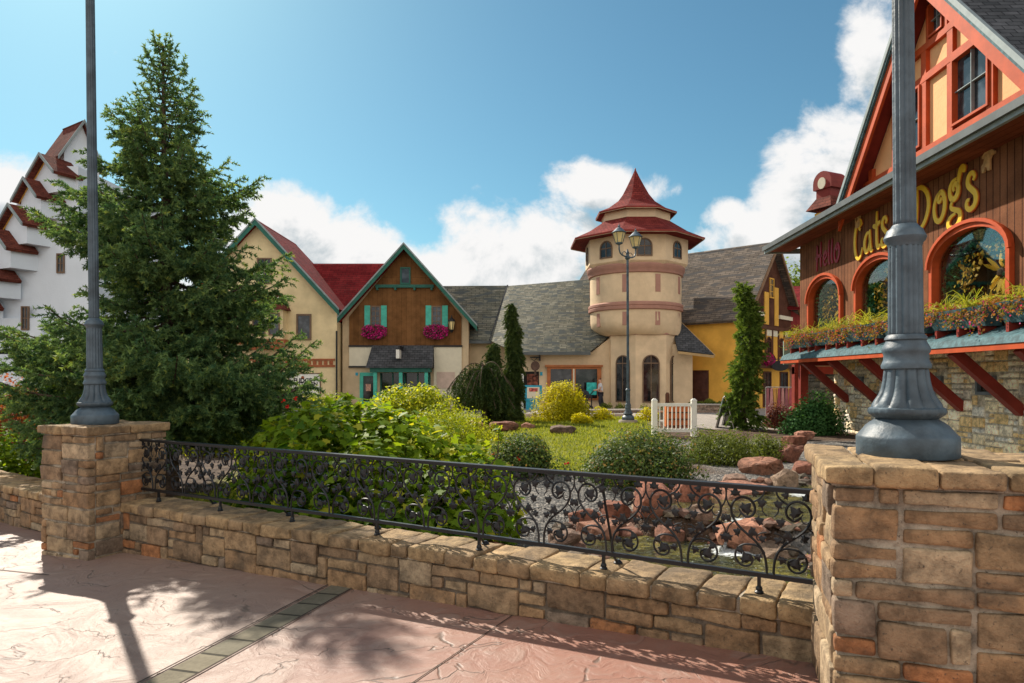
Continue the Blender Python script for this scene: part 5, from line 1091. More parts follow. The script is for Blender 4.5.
def lettering(par, word, a, z, s_, mat, adv, b0=.015, edge=None, name='letter', rise=0):
    for ch in word:
        for (mt_, ex, d) in (((edge, .022, 0), (mat, 0, .02)) if edge else ((mat, 0, .0),)):
            mb = MB()
            for ln in STR[ch]:
                P = np.array(ln, float)
                for _ in range(3): P = np.concatenate([[P[0]], np.stack([P[:-1]*.75+P[1:]*.25, P[:-1]*.25+P[1:]*.75], 1).reshape(-1, 2), [P[-1]]])
                T_ = np.gradient(P, axis=0); T_ /= np.linalg.norm(T_, axis=1)[:, None]; N_ = np.stack([-T_[:, 1], T_[:, 0]], 1); t_ = np.linspace(0, 1, len(P)); wd = (.024+.068*np.sin(math.pi*np.clip(t_, .04, .96))**.7)*s_+ex
                L_ = P*s_+N_*wd[:, None]/2*1.35; R_ = P*s_-N_*wd[:, None]/2*1.35; bo = b0+d
                mb.grid([[F.p(a+l[0], bo, z+l[1]), F.p(a+l[0], bo+.02, z+l[1]), F.p(a+r[0], bo+.02, z+r[1]), F.p(a+r[0], bo, z+r[1])] for l, r in zip(L_, R_)])
            if ex == 0 and edge: part_ = mb.build('letter_face', mt_, pe, smooth=False)
            else: pe = mb.build(name, mt_, par)
        a += adv[ch]*s_; z += rise
sg = T('shop_sign', 'large crimson and yellow curly lettering on the brown boards, reading Hello Cats Dogs', 'sign', tuple(F.p(5, .02, 5.4)))
AD = {'H': .66, 'e': .44, 'l': .26, 'o': .56, 'C': .58, 'a': .52, 't': .42, 's': .44, 'D': .76, 'g': .62}
lettering(sg, 'Hello', 1.38, 5.12, .80, MLetR, AD)
lettering(sg, 'Cats', 4.0, 5.02, .98, MLet, AD, edge=MLetO); lettering(sg, 'Dogs', 7.05, 5.10, .98, MLet, AD, edge=MLetO)
MTanF = M('tan_cutout', (.50, .30, .13), .6, var=.25, vscale=8)
def sil(pts, a, z, s_): return lambda m: m.prism(F, [(a+x*s_, z+y*s_) for x, y in pts], .02, .06)
part('cat_cutout', MTanF, sg, sil([(-.05, 0), (.42, 0), (.5, .2), (.42, .45), (.5, .6), (.5, .8), (.42, 1.0), (.34, .88), (.24, .88), (.16, 1.0), (.1, .8), (.12, .6), (.2, .48), (.12, .3), (-.02, .5), (-.08, .9), (-.14, .9), (-.1, .4)], 4.15, 5.80, .48))
part('dog_cutout', MTanF, sg, sil([(.1, 0), (.25, .0), (.3, .2), (.42, .2), (.46, 0), (.62, 0), (.62, .45), (.7, .6), (.92, .62), (.92, .72), (.72, .86), (.6, .95), (.42, .95), (.3, .86), (.1, .72), (.1, .62), (.26, .6), (.2, .4), (.06, .3)], 9.45, 5.72, .45))

# ------------------------------------------------------------------ garden objects
# white picket gate
g_ = T('picket_gate', 'white picket gate section between two white posts at the edge of the lawn', 'gate', (4.65, 19.8, -.05))
G = Fr((4.12, 19.75, 0), (1, -.06))
for a in (0, 1.12): part('post', MWhiteP, g_, lambda m: (m.box(G, a-.075, a+.075, -.075, .075, -.2, 1.03), m.hexa([G.p(a-.085, -.085, 1.03), G.p(a+.085, -.085, 1.03), G.p(a+.085, .085, 1.03), G.p(a-.085, .085, 1.03), G.p(a-.03, -.03, 1.09), G.p(a+.03, -.03, 1.09), G.p(a+.03, .03, 1.09), G.p(a-.03, .03, 1.09)])))
for z in (.12, .86): part('rail', MWhiteP, g_, lambda m: m.box(G, .08, 1.04, -.03, .03, z, z+.09))
for k in range(8): part('picket', MWhiteP, g_, lambda m: m.box(G, .135+k*.118, .165+k*.118, -.022, .022, .21, .86))
# kerb and planter walls
def kerb(lab, p, q, z0, z1, w, mat, name='planter_wall'):
    p, q = np.array(p, float), np.array(q, float); G = Fr((*p, 0), q-p); L = np.linalg.norm(q-p); o = T(name, lab, 'wall', (*((p+q)/2), z0)); mb = MB()
    core(mb, G, 0.02, L-.02, -w, -.02, z0, z1-.02); masonry(mb, G, 0, L, 0, z0, z1-.06, cw=.22, ch=.14, seed=int(L*9), step=.3, gap=.01, hmax=1, pal=[(.30, .22, .17), (.34, .25, .2), (.27, .21, .17)]); mb.build('masonry_body', MS, o)
    part('coping', mat, o, lambda m: m.box(G, -.02, L+.02, -w-.03, .05, z1-.06, z1))
MKerb = M('pale_kerb', (.46, .41, .36), .8, (20, .4, .01))
kerb('low pale-topped kerb wall in front of the round tower', (3.6, 34.4), (7.0, 34.8), -.2, .12, .3, MKerb)
kerb('low reddish planter wall to the right of the round tower', (8.5, 34.6), (11.2, 33.9), -.2, .40, .4, MKerb)
kerb('low brown planter wall behind the white picket gate', (5.6, 27.6), (6.9, 27.4), -.2, .35, .35, M('rust_coping', (.32, .16, .09), .8))
pl_ = T('orange_planter', 'orange wooden planter box seen through the white picket gate', 'planter', (5.65, 22.6, -.1)); MOrB = M('orange_wood', (.60, .17, .05), .6, var=.25)
part('box', MOrB, pl_, lambda m: m.box(WF, 5.1, 6.0, 22.4, 22.9, -.1, .75)); part('slats', MDkWood, pl_, lambda m: [m.box(WF, 5.08, 6.02, 22.37, 22.4, z, z+.03) for z in (.1, .32, .54)])
# newspaper box
nb = T('newspaper_box', 'turquoise newspaper box with a poster panel beside the shop doorway', 'newspaper box', (PX(533, 38), 38.2, -.1)); x0 = PX(533, 38); G = Fr((x0, 38, 0), (1, .05))
part('cabinet', MBlue, nb, lambda m: (m.box(G, -.5, .5, -.4, 0, .45, 1.30), m.box(G, -.38, .38, -.35, -.05, -.1, .45)))
part('poster', MPale, nb, lambda m: m.box(G, -.33, .36, .0, .02, .58, 1.2)); part('poster_picture', M('red_green_picture', (.45, .10, .08), .6, var=.8, vscale=9), nb, lambda m: m.box(G, -.22, .26, .02, .03, .95, 1.15))
ps = T('poster_stand', 'teal poster stand in front of the orange-framed window, behind the stroller', 'sign', (PX(591.5, 38.8), 38.8, -.1)); G = Fr((PX(591.5, 38.8), 38.8, 0)); part('panel', M('teal_poster', (.04, .42, .38), .5, var=.3, vscale=6), ps, lambda m: m.box(G, -.28, .28, -.03, .03, .75, 1.45)); part('stand', MBlack, ps, lambda m: (m.box(G, -.03, .03, -.02, .02, -.1, .75), m.box(G, -.3, .3, -.2, .2, -.1, -.06)))
# sandwich boards by the columnar tree
def aboard(lab, x, y, rot, mat):
    o = T('folding_sign', lab, 'sign', (x, y, -.05), 'black folding signs'); G = Fr((x, y, 0), (math.cos(rot), math.sin(rot)))
    for sg_ in (-1, 1): part('board', mat, o, lambda m: m.hexa([G.p(-.33, sg_*.28, -.04), G.p(.33, sg_*.28, -.04), G.p(.33, sg_*.28+.03, -.04), G.p(-.33, sg_*.28+.03, -.04), G.p(-.33, sg_*.03, 1.0), G.p(.33, sg_*.03, 1.0), G.p(.33, sg_*.03+.03, 1.0), G.p(-.33, sg_*.03+.03, 1.0)]))
    part('metal_frame', M('bare_metal', (.5, .5, .48), .35, metal=1) if 'bare_metal' not in bpy.data.materials else bpy.data.materials['bare_metal'], o, lambda m: m.tube([G.p(-.36, .3, -.04), G.p(-.36, .05, 1.02), G.p(-.36, 0, 1.08), G.p(-.36, -.05, 1.02), G.p(-.36, -.3, -.04)], .022, 6))
aboard('black folding sign with bare metal frame, left of the columnar evergreen', 7.15, 22.9, R(70), MBlack); aboard('second black folding sign standing closer to the columnar evergreen', 7.75, 24.0, R(60), MBlack)
# clothes rails
ccols = [(.30, .08, .10), (.42, .22, .22), (.46, .26, .08), (.52, .30, .10), (.25, .10, .12), (.50, .34, .14)]
CM = [M('garment_cloth', c, .9, var=.2) for c in ccols]
for i, (x, y, lab) in enumerate(((10.75, 27.5, 'clothes rail of maroon and pink garments between the yellow house and the round evergreen bush'), (11.5, 27.2, 'clothes rail of tan and gold garments next to the round evergreen bush'))):
    o = T('clothes_rail', lab, 'clothes rail', (x, y, -.05)); G = Fr((x, y, 0), (.9, -.4))
    part('rail', bpy.data.materials['bare_metal'], o, lambda m: (m.tube([G.p(-.5, 0, 1.32), G.p(.5, 0, 1.32)], .018, 6), m.tube([G.p(-.5, 0, -.05), G.p(-.5, 0, 1.32)], .018, 6), m.tube([G.p(.5, 0, -.05), G.p(.5, 0, 1.32)], .018, 6), m.box(G, -.52, -.48, -.3, .3, -.05, -.01), m.box(G, .48, .52, -.3, .3, -.05, -.01)))
    for k in range(7):
        a = -.42+k*.14; dz = rng.uniform(-.12, .0)
        part('garment', CM[(k % 3)+(3 if i else 0) if (k+i) % 5 else 4], o, lambda m: m.hexa([G.p(a-.07, -.34, .35+dz), G.p(a+.09, -.34, .35+dz), G.p(a+.10, .36, .33+dz), G.p(a-.06, .36, .33+dz), G.p(a-.03, -.22, 1.27), G.p(a+.05, -.22, 1.27), G.p(a+.05, .22, 1.27), G.p(a-.03, .22, 1.27)]))
# wooden bollard near the annexe
bo = part('bollard', MDkWood, None, lambda m: m.lathe((8.1, 35.6, -.1), [(.11, 0), (.11, .95), (.06, 1.05)], 10)); tag(bo, 'short dark wooden bollard at the foot of the tower annexe', 'bollard')

# person pushing a stroller
def skinmesh(name, verts, edges, radii, mat, parent, sub=2):
    me = bpy.data.meshes.new(name); me.from_pydata([Vector(v)-ORG[parent] for v in verts], edges, []); o = bpy.data.objects.new(name, me); C.objects.link(o)
    o.modifiers.new('s', 'SKIN'); me.skin_vertices[0]
    for i, r in enumerate(radii): me.skin_vertices[0].data[i].radius = (r, r) if np.isscalar(r) else r
    me.skin_vertices[0].data[0].use_root = True
    sb = o.modifiers.new('b', 'SUBSURF'); sb.levels = sub; sb.render_levels = sub
    dg = bpy.context.evaluated_depsgraph_get(); m2 = bpy.data.meshes.new_from_object(o.evaluated_get(dg)); bpy.data.objects.remove(o); m2.name = name
    m2.materials.clear(); m2.materials.append(mat); m2.polygons.foreach_set('use_smooth', [True]*len(m2.polygons)); n = bpy.data.objects.new(name, m2); C.objects.link(n); n.parent = parent; ORG[n] = ORG[parent]; return n
px_, py_ = PX(600.5, 38.0), 38.0
pe_ = T('person', 'person in a light grey shirt and dark trousers facing left, hands on the stroller', 'person', (px_, py_, -.06))
def B(x, y, z): return (px_+x, py_+y, -.06+z)
SK = M('skin', (.50, .28, .19), .5)
v = [B(0, 0, .95), B(-.01, 0, 1.2), B(0, 0, 1.42), B(-.01, 0, 1.52), B(-.04, 0, 1.60), B(-.05, 0, 1.70),
     B(.0, -.19, 1.42), B(-.05, -.23, 1.15), B(-.30, -.20, 1.08), B(-.39, -.18, 1.08), B(.0, .19, 1.42), B(-.05, .23, 1.15), B(-.30, .20, 1.08), B(-.39, .18, 1.08),
     B(0, -.1, .88), B(-.06, -.11, .5), B(.02, -.11, .08), B(-.10, -.11, .03), B(.0, .1, .88), B(.10, .11, .5), B(.20, .11, .12), B(.10, .11, .03)]
e = [(0, 1), (1, 2), (2, 3), (3, 4), (4, 5), (2, 6), (6, 7), (7, 8), (8, 9), (2, 10), (10, 11), (11, 12), (12, 13), (0, 14), (14, 15), (15, 16), (16, 17), (0, 18), (18, 19), (19, 20), (20, 21)]
r_ = [.13, .13, .13, .055, .085, .09, .065, .05, .04, .035, .065, .05, .04, .035, .09, .062, .042, .04, .09, .062, .042, .04]
body = skinmesh('body', v, e, r_, SK, pe_)
skinmesh('shirt', [v[0], v[1], v[2], v[6], B(-.03, -.22, 1.24), v[10], B(-.03, .22, 1.24)], [(0, 1), (1, 2), (2, 3), (3, 4), (2, 5), (5, 6)], [.165, .165, .15, .09, .075, .09, .075], M('light_shirt', (.58, .58, .60), .8), pe_)
skinmesh('trousers', [v[0], v[14], v[15], B(0, -.11, .14), v[18], v[19], B(.17, .11, .18)], [(0, 1), (1, 2), (2, 3), (0, 4), (4, 5), (5, 6)], [.15, .12, .085, .07, .12, .085, .07], M('dark_trousers', (.03, .03, .04), .8), pe_)
skinmesh('hair', [B(.0, 0, 1.68), B(-.03, 0, 1.745)], [(0, 1)], [.095, .085], M('dark_hair', (.03, .02, .015), .6), pe_)
st_ = T('stroller', 'dark stroller in front of the person by the orange-framed window', 'stroller', (px_-.85, py_, -.06))
part('frame', MBlack, st_, lambda m: [m.tube([B(-.38, y, 1.06), B(-.6, y, .8), B(-1.15, y, .12)], .018, 6) for y in (-.2, .2)]+[m.tube([B(-.55, y, .12), B(-.85, y, .6)], .018, 6) for y in (-.2, .2)]+[m.tube([B(-.38, -.2, 1.06), B(-.38, .2, 1.06)], .018, 6)])
part('seat', M('dark_fabric', (.04, .04, .05), .9), st_, lambda m: (m.prism(Fr(B(-.9, 0, 0)[:2]+(0,)), [(-.25, .35), (.15, .32), (.28, .75), (.2, .78), (.08, .42), (-.25, .42)], -.18, .18)))
part('canopy', bpy.data.materials['dark_fabric'], st_, lambda m: m.prism(Fr(B(-.9, 0, 0)[:2]+(0,)), [(.28, .75), (.22, .95), (.02, 1.05), (-.2, .98), (.15, .78)], -.2, .2))
for x in (-1.15, -.55):
    for y in (-.2, .2): part('wheel', MBlack, st_, lambda m: m.prism(Fr(B(x, y, 0)[:2]+(0,)), [(.12*math.cos(t_), .06+.12*math.sin(t_)) for t_ in np.linspace(0, 6.28, 14, False)], -.02, .02))
# ------------------------------------------------------------------ plants
MSpr = M_leaf('spruce_needles', (.048, .115, .055), (.17, .26, .09), .32, .6, tip=(.30, .34, .07))
MBark = M('bark', (.10, .07, .05), .9, (18, .9, .03), var=.35, vscale=8)
MOak = M_leaf('broad_leaves', (.045, .12, .010), (.19, .27, .015), .45, .42, tip=(.36, .36, .03))
MRose = M_leaf('rose_leaves', (.028, .065, .022), (.10, .14, .04), .35, .5, tip=(.24, .16, .06))
MBox = M_leaf('boxwood_leaves', (.06, .09, .018), (.17, .20, .035), .35, .5)
MGold = M_leaf('golden_foliage', (.20, .21, .006), (.56, .50, .010), .4, .6)
MYG = M_leaf('yellow_green_leaves', (.13, .19, .012), (.34, .37, .02), .42, .5, tip=(.55, .52, .04))
MWeep = M_leaf('weeping_needles', (.025, .055, .018), (.07, .10, .025), .2, .6)
MCol = M_leaf('columnar_needles', (.05, .10, .02), (.14, .21, .035), .3, .6)
MJun = M_leaf('juniper_needles', (.035, .10, .03), (.08, .19, .05), .25, .6)
MMap = M_leaf('maple_red_leaves', (.14, .03, .02), (.34, .10, .04), .4, .5)
MBar = M_leaf('barberry_leaves', (.07, .02, .02), (.20, .07, .05), .3, .5)
MGrs = M_leaf('grass_blade', (.11, .15, .02), (.25, .27, .04), .4, .6)
MFar = M_leaf('far_tree_leaves', (.06, .10, .02), (.16, .22, .035), .35, .6)
def twigs(sp, P, D, L, dens, nl, nw, t0, t1, droop=0.):
    """needle-covered twigs: start P, direction D, length L"""
    m = np.maximum(4, (L*dens).astype(int)); idx = np.repeat(np.arange(len(P)), m); N = len(idx); t_ = rng.random(N)
    D = D/np.linalg.norm(D, axis=1)[:, None]; base = P[idx]+D[idx]*(t_*L[idx])[:, None]; base[:, 2] -= droop*(t_*L[idx])**2
    pr = np.cross(D[idx], runit(N)); pr /= np.linalg.norm(pr, axis=1)[:, None]; nd = D[idx]*.75+pr*.8
    ti = rng.uniform(t0, t1, len(P))[idx]+rng.uniform(-.12, .12, N)+.35*(t_ > .8)
    sp.leaves(base, runit(N), nd, nl*rng.uniform(.7, 1.2, N), [(-nw, 0), (nw, 0), (0, 1)], ti, fold=0)
def conifer(lab, x, y, z0, prof, nbr, seed, mat, extra=(), name='spruce_tree', cat='spruce tree', needle=.054, nw=.21, dens=170, top=None, lean=0, branch_tint=(0, .55)):
    """prof: list of (z, radius)"""
    global rng; rng = np.random.default_rng(seed); zt = prof[-1][0]; root = T(name, lab, cat, (x, y, z0)); pz = [p[0] for p in prof]; pr_ = [p[1] for p in prof]
    MB().tube([(x+lean*k/8, y, z0-.3+(zt-z0+.3)*k/8) for k in range(9)], np.linspace(.15, .012, 9)*(zt/6.9)**.8, 9).build('trunk', MBark, root, smooth=True)
    br = []
    for i in range(nbr):
        f = (i+rng.random())/nbr; z = pz[0]+(zt-pz[0])*f**1.05; az = i*2.39996+rng.uniform(-.3, .3); L = np.interp(z, pz, pr_)*rng.uniform(.85, 1.1)*(1+.34*math.sin(z*4.2+2.2*math.sin(az+1))*min(1, (zt-z)*.6)); fz = (z-pz[0])/(zt-pz[0])
        br.append((z, az, L, -.10+.75*fz**2.2+rng.uniform(-.12, .12)))
    br += list(extra); tw = MB(); P2, D2, L2 = [], [], []
    for (z, az, L, sl) in br:
        d = np.array((math.cos(az), math.sin(az), 0)); K = 9; s_ = np.linspace(0, 1, K); pts = np.array([(x+lean*(z-z0)/(zt-z0), y, z)])+d*(s_*L)[:, None]; pts[:, 2] += sl*s_*L-.28*L*s_*(1-s_)*1.3+.10*L*s_**3
        tw.tube(pts, np.linspace(.022, .004, K)*(.5+L/2), 4, cap=False); sd_ = np.cross(d, (0, 0, 1)); n = max(4, int(L/.055))
        for k in range(n):
            u = .12+.88*(k+rng.random())/n; p = np.array([np.interp(u, s_, pts[:, j]) for j in range(3)]); sgn = 1 if k % 2 else -1; l = max(.14, (.16+.40*L*(1-u)*min(1, u*3))*rng.uniform(.6, 1.15))*min(1, .45+L)
            dd = d*rng.uniform(.55, 1.)+sd_*sgn*rng.uniform(.4, 1.)+np.array((0, 0, rng.uniform(-.45, .22))); P2.append(p); D2.append(dd); L2.append(l)
            if l > .24:
                dn = dd/np.linalg.norm(dd)
                for q in range(int(l/.07)):
                    v = rng.uniform(.2, .95); P2.append(p+dn*v*l); D2.append(dn+rng.normal(0, .55, 3)+np.array((0, 0, -.15))); L2.append(rng.uniform(.07, .15))
        P2.append(pts[-2]); D2.append(pts[-1]-pts[-2]+np.array((0, 0, .03))); L2.append(.14+.06*L)
    sp = Soup(); twigs(sp, np.array(P2), np.array(D2), np.array(L2), dens, needle, nw, *branch_tint, droop=.25)
    tw.build('limbs', MBark, root); sp.build('crown', mat, root); return root
pf = [(.75, 1.3), (1.2, 1.85), (1.7, 2.0), (2.3, 1.75), (2.7, 1.3), (3.1, 1.4), (3.7, 1.3), (4.4, 1.0), (5.1, .72), (5.6, .50), (6.1, .36), (6.45, .27), (6.8, .08)]
ext = [(1.9, R(178), 2.55, .06), (2.15, R(190), 2.4, .0), (1.7, R(170), 2.6, .05), (1.5, R(200), 2.7, .05), (1.5, R(-4), 2.1, .32), (1.4, R(12), 2.2, .30), (1.75, R(-15), 2.0, .22), (1.2, R(-8), 2.2, .30), (1.6, R(-40), 2.0, .05), (3.9, R(175), 1.75, .0), (4.9, R(182), 1.2, .12), (2.3, R(185), 2.55, -.02), (1.3, R(185), 2.7, .0), (4.55, R(178), 1.7, .0), (4.2, R(170), 1.9, .05), (3.4, R(2), 1.85, .0), (3.0, R(-6), 1.95, .0)]
SPR_T = conifer('tall irregular dark green spruce tree behind the left stone pillar', -5.25, 10.5, -.1, pf, 235, 11, MSpr, ext, lean=-.12)

def lumps(c, r, K, seed, flat=.0):
    g = np.random.default_rng(seed); out = []
    for i in range(K):
        v = g.normal(size=3); v /= np.linalg.norm(v); v[2] = abs(v[2])*.9; q = g.uniform(.35, .72); out.append((np.array(c)+np.array(r)*v*q*np.array((1, 1, 1)), g.uniform(.34, .52)))
    return out
def foliage(sp, c, r, n, size, shape, seed, K=14, tj=.25, inner=.18, up=.4, fold=.15, spread=(.78, 1.06), tipp=0, lum=None):
    g = np.random.default_rng(seed); c = np.array(c, float); r = np.array(r, float); lm = lum or lumps(c, r, K, seed)
    ki = g.integers(0, len(lm), n); LC = np.stack([l[0] for l in lm])[ki]; LR = np.array([l[1] for l in lm])[ki]; v = g.normal(size=(n, 3)); v /= np.linalg.norm(v, axis=1)[:, None]
    rad = np.where(g.random(n) < inner, g.uniform(.2, .8, n), g.uniform(*spread, n)); P = LC+v*r*(LR*rad)[:, None]
    # drop leaves buried deep inside other clumps
    deep = np.linalg.norm((P-c)/r, axis=1); keep = (deep > .42) | (g.random(n) < .35); keep &= P[:, 2] > c[2]-r[2]*.05
    P, v, ki = P[keep], v[keep], ki[keep]; m = len(P); lt = g.uniform(0, .45, len(lm))[ki]; ti = lt+g.uniform(0, .45, m)+tj*(g.random(m)-.5)
    if tipp: ti = np.where(g.random(m) < tipp, 1., ti)
    N = v+g.normal(0, .55, (m, 3))+np.array((0, 0, up)); U = v+g.normal(0, .8, (m, 3))
    sp.leaves(P, N, U, size*g.uniform(.65, 1.25, m), shape, ti, fold); return P
def bush(lab, px, pyb, top, hwpx, mat, n, size, seed, shape=LEAF4, name='shrub', cat='shrub', ry=None, K=14, Y=None, stems=True, group=None, flowers=None, zb=None, **kw):
    """px/pyb: where its foot stands in the photograph (a reading of position on the ground), top: height read at the top"""
    if Y is None:
        Y = 12.
        for _ in range(30): z = float(H(PX(px, Y), Y)); Y = .5*Y+.5*683*(CAMZ-z)/(pyb-379)
    x = PX(px, Y); z = float(H(x, Y)) if zb is None else zb; h = PZ(top, Y)-z; rx = hwpx/683*Y; root = T(name, lab, cat, (x, Y, z), group)
    sp = Soup(); P = foliage(sp, (x, Y, z), (rx, ry or rx, h), n, size, shape, seed, K=K, **kw); sp.build('foliage', mat, root)
    if stems:
        mb = MB(); g = np.random.default_rng(seed)
        for k in range(12):
            q = P[g.integers(len(P))]; q = np.array((x, Y, z))*.12+q*.88; mb.tube([(x+g.normal(0, rx*.1), Y+g.normal(0, rx*.1), z-.1), ((x+q[0])/2+g.normal(0, .03), (Y+q[1])/2, z*.4+q[2]*.6), q], [.016, .011, .004], 5, cap=False)
        mb.build('stems', MBark, root)
    if flowers:
        s2 = Soup(); nf, fs, fm = flowers; g = np.random.default_rng(seed+1); Q = P[g.integers(0, len(P), nf)]; Q = Q+(Q-np.array((x, Y, z)))*.04
        s2.leaves(np.repeat(Q, 5, 0), runit(nf*5), runit(nf*5)+np.array((0, 0, .4)), fs, [(0, 0), (.5, .4), (.3, 1), (-.3, 1), (-.5, .4)], rng.uniform(0, 1, nf*5)); s2.build('blossoms', fm, root)
    return root
MRed = M_leaf('red_blossom', (.45, .015, .015), (.6, .03, .02), .2)
# the broad-leaved shrub at the railing
Yh = 8.3; z = -.12; x = -1.72; rt = T('broad_leaved_shrub', 'large broad-leaved shrub with yellow-green sunlit lobed leaves behind the middle of the railing', 'shrub', (x, Yh, z))
lm = [((-2.75, 8.5, .75), .62), ((-2.3, 8.2, .95), .60), ((-2.0, 8.7, 1.08), .52), ((-1.5, 8.4, .93), .58), ((-1.0, 8.3, .72), .62), ((-.65, 8.1, .48), .60), ((-.35, 8.0, .25), .52), ((-1.6, 7.6, .55), .62), ((-2.4, 7.6, .5), .62), ((-1.0, 7.5, .35), .55), ((-2.9, 8.0, .35), .55), ((-1.9, 9.1, .9), .55), ((-.6, 8.7, .5), .5), ((-2.2, 7.3, .1), .5), ((-1.3, 7.2, .1), .5), ((-.6, 7.5, .0), .45)]
sp = Soup(); foliage(sp, (x, Yh-.1, -.3), (1., 1., 1.), 8200, .118, LEAFM, 5, lum=[(np.array(a)-np.array((0, 0, .17)), b*.97) for a, b in lm], up=.9, tipp=.10, inner=.22); sp.build('foliage', MOak, rt)
# loose upright shoots with leaves
mb = MB(); sp = Soup()
for k in range(44):
    a, b = lm[k % 13]; p0 = np.array(a)+np.array((rng.normal(0, .25), rng.normal(0, .25), .0)); L = b+rng.uniform(-.38, -.12); p1 = p0+np.array((rng.normal(0, .1), rng.normal(0, .1), L)); mb.tube([(p0[0]*.6+x*.4, p0[1]*.6+Yh*.4, z), p0, p1], [.012, .008, .003], 4, cap=False)
    for q in range(9):
        s_ = .45+.55*q/8; c = p0+(p1-p0)*s_; n_ = 2; sp.leaves(np.repeat([c], n_, 0), rng.normal(0, .5, (n_, 3))+np.array((0, 0, 1.)), runit(n_)*np.array((1, 1, .3)), rng.uniform(.06, .13, n_), LEAFM, rng.uniform(.4, 1., n_))
mb.build('stems', MBark, rt); sp.build('foliage', MOak, rt)
bl = Soup(); Q = np.array([(-2.78, 8.3, 1.38), (-2.72, 8.25, 1.32), (-2.6, 8.2, 1.42)]); bl.leaves(np.repeat(Q, 7, 0), runit(21), runit(21), .03, [(0, 0), (.5, .4), (.3, 1), (-.3, 1), (-.5, .4)], rng.uniform(0, 1, 21)); bl.build('blossoms', MRed, rt)

bush('dark rose bush with a few red blooms, right of the broad-leaved shrub', 522, 474, 428, 46, MRose, 11000, .055, 21, name='rose_bush', cat='rose bush', flowers=(9, .05, MRed), K=18, tipp=.05)
bush('wide bushy rose shrub in front of the lamp post, above the gravel', 637, 482, 422, 67, MRose, 20000, .055, 22, name='rose_bush', cat='rose bush', K=22, tipp=.07)
bush('low yellow-green boxwood shrub right of the white picket gate', 722, 463, 421, 39, MBox, 11000, .05, 23, K=16)
bush('small olive-green shrub beside the stream rocks', 770, 460, 433, 26, MBox, 5500, .045, 24, K=10)
bush('bright golden rounded cypress in the middle of the lawn edge', 563, 421, 378, 31, MGold, 26000, .075, 25, name='golden_cypress', cat='conifer', K=26, up=.7)
bush('yellow-green shrub in front of the brown gabled shop', 420, 430, 379, 45, MYG, 8000, .13, 26, K=18, Y=24., tipp=.15)
bush('grey-green spreading shrub with small pale leaves, behind the broad-leaved shrub', 452, 428, 396, 52, MYG, 9000, .07, 27, K=18, Y=19.)
bush('dense dark green rounded evergreen against the corner of the stone wall', 811, 434, 384, 30, MJun, 17000, .085, 28, name='evergreen_bush', cat='evergreen bush', K=24, up=.3)
bush('low dark red barberry left of the round evergreen bush', 778, 427, 402, 21, MBar, 4500, .07, 29, name='barberry', K=10)
bush('red-leaved Japanese maple at the left edge, beyond the low wall', 8, 470, 362, 46, MMap, 12000, .06, 30, name='japanese_maple', cat='small tree', Y=11.6, K=20)
bush('leafy green shrub at the left edge, under the red maple', 20, 480, 412, 42, MOak, 6000, .075, 31, Y=10.3, K=14)
bush('dark green shrub under the left side of the spruce', 75, 480, 405, 40, MRose, 5000, .07, 32, Y=11.2, K=12)
bush('shaded green shrub behind the spruce trunk', 215, 450, 398, 44, MYG, 6000, .10, 33, Y=15.5, K=14)
bush('loose green shrub between the spruce and the broad-leaved shrub', 262, 455, 392, 34, MYG, 5000, .10, 34, Y=13., K=12)
bush('leafy shrub far behind the spruce, left of the cream house', 150, 430, 372, 60, MOak, 6000, .16, 35, Y=22., K=14)
bush('distant green shrub at the foot of the white stepped building', 60, 420, 362, 60, MOak, 6000, .2, 36, Y=27., K=14)
bush('leafy shrub standing before the cream house wall', 325, 420, 385, 28, MYG, 4500, .12, 37, Y=27., K=12)
bush('dark shrub between the shingled awning shop and the weeping evergreen', 385, 425, 388, 30, MOak, 4000, .14, 38, Y=29., K=12)
for k, (px, py, top, hw, lab) in enumerate([(603, 421, 404, 15, 'left of the lamp footing'), (648, 421, 405, 13, 'between the lamp footing and the picket gate'), (582, 424, 412, 12, 'at the right foot of the golden cypress'), (513, 420, 407, 14, 'left of the golden cypress')]):
    bush('low clump of yellow-green perennials '+lab, px, py, top, hw, MGold if k != 3 else MYG, 2500, .07, 40+k, name='perennial_clump', cat='perennial', K=8, group='low yellow-green perennials')
for k, (px, Y, lab) in enumerate([(606, 36.2, 'at the left foot of the round tower'), (622, 36.0, 'under the left arched window of the tower'), (645, 35.8, 'under the middle arched window of the tower'), (668, 35.6, 'under the right arched window of the tower')]):
    bush('small green plant '+lab, px, 410, 401, 8, MBox, 1200, .08, 50+k, name='low_plant', cat='plant', Y=Y, zb=-.08, K=6, stems=False, group='small plants along the tower')
for k, (px, lab) in enumerate([(697, 'left shrub in the reddish planter'), (710, 'middle shrub in the reddish planter'), (722, 'right shrub in the reddish planter')]):
    bush(lab+' beside the brown door', px, 408, 401-k % 2*2, 9, MBox, 1500, .09, 60+k, name='planter_shrub', Y=35.2, zb=.25, K=6, stems=False)
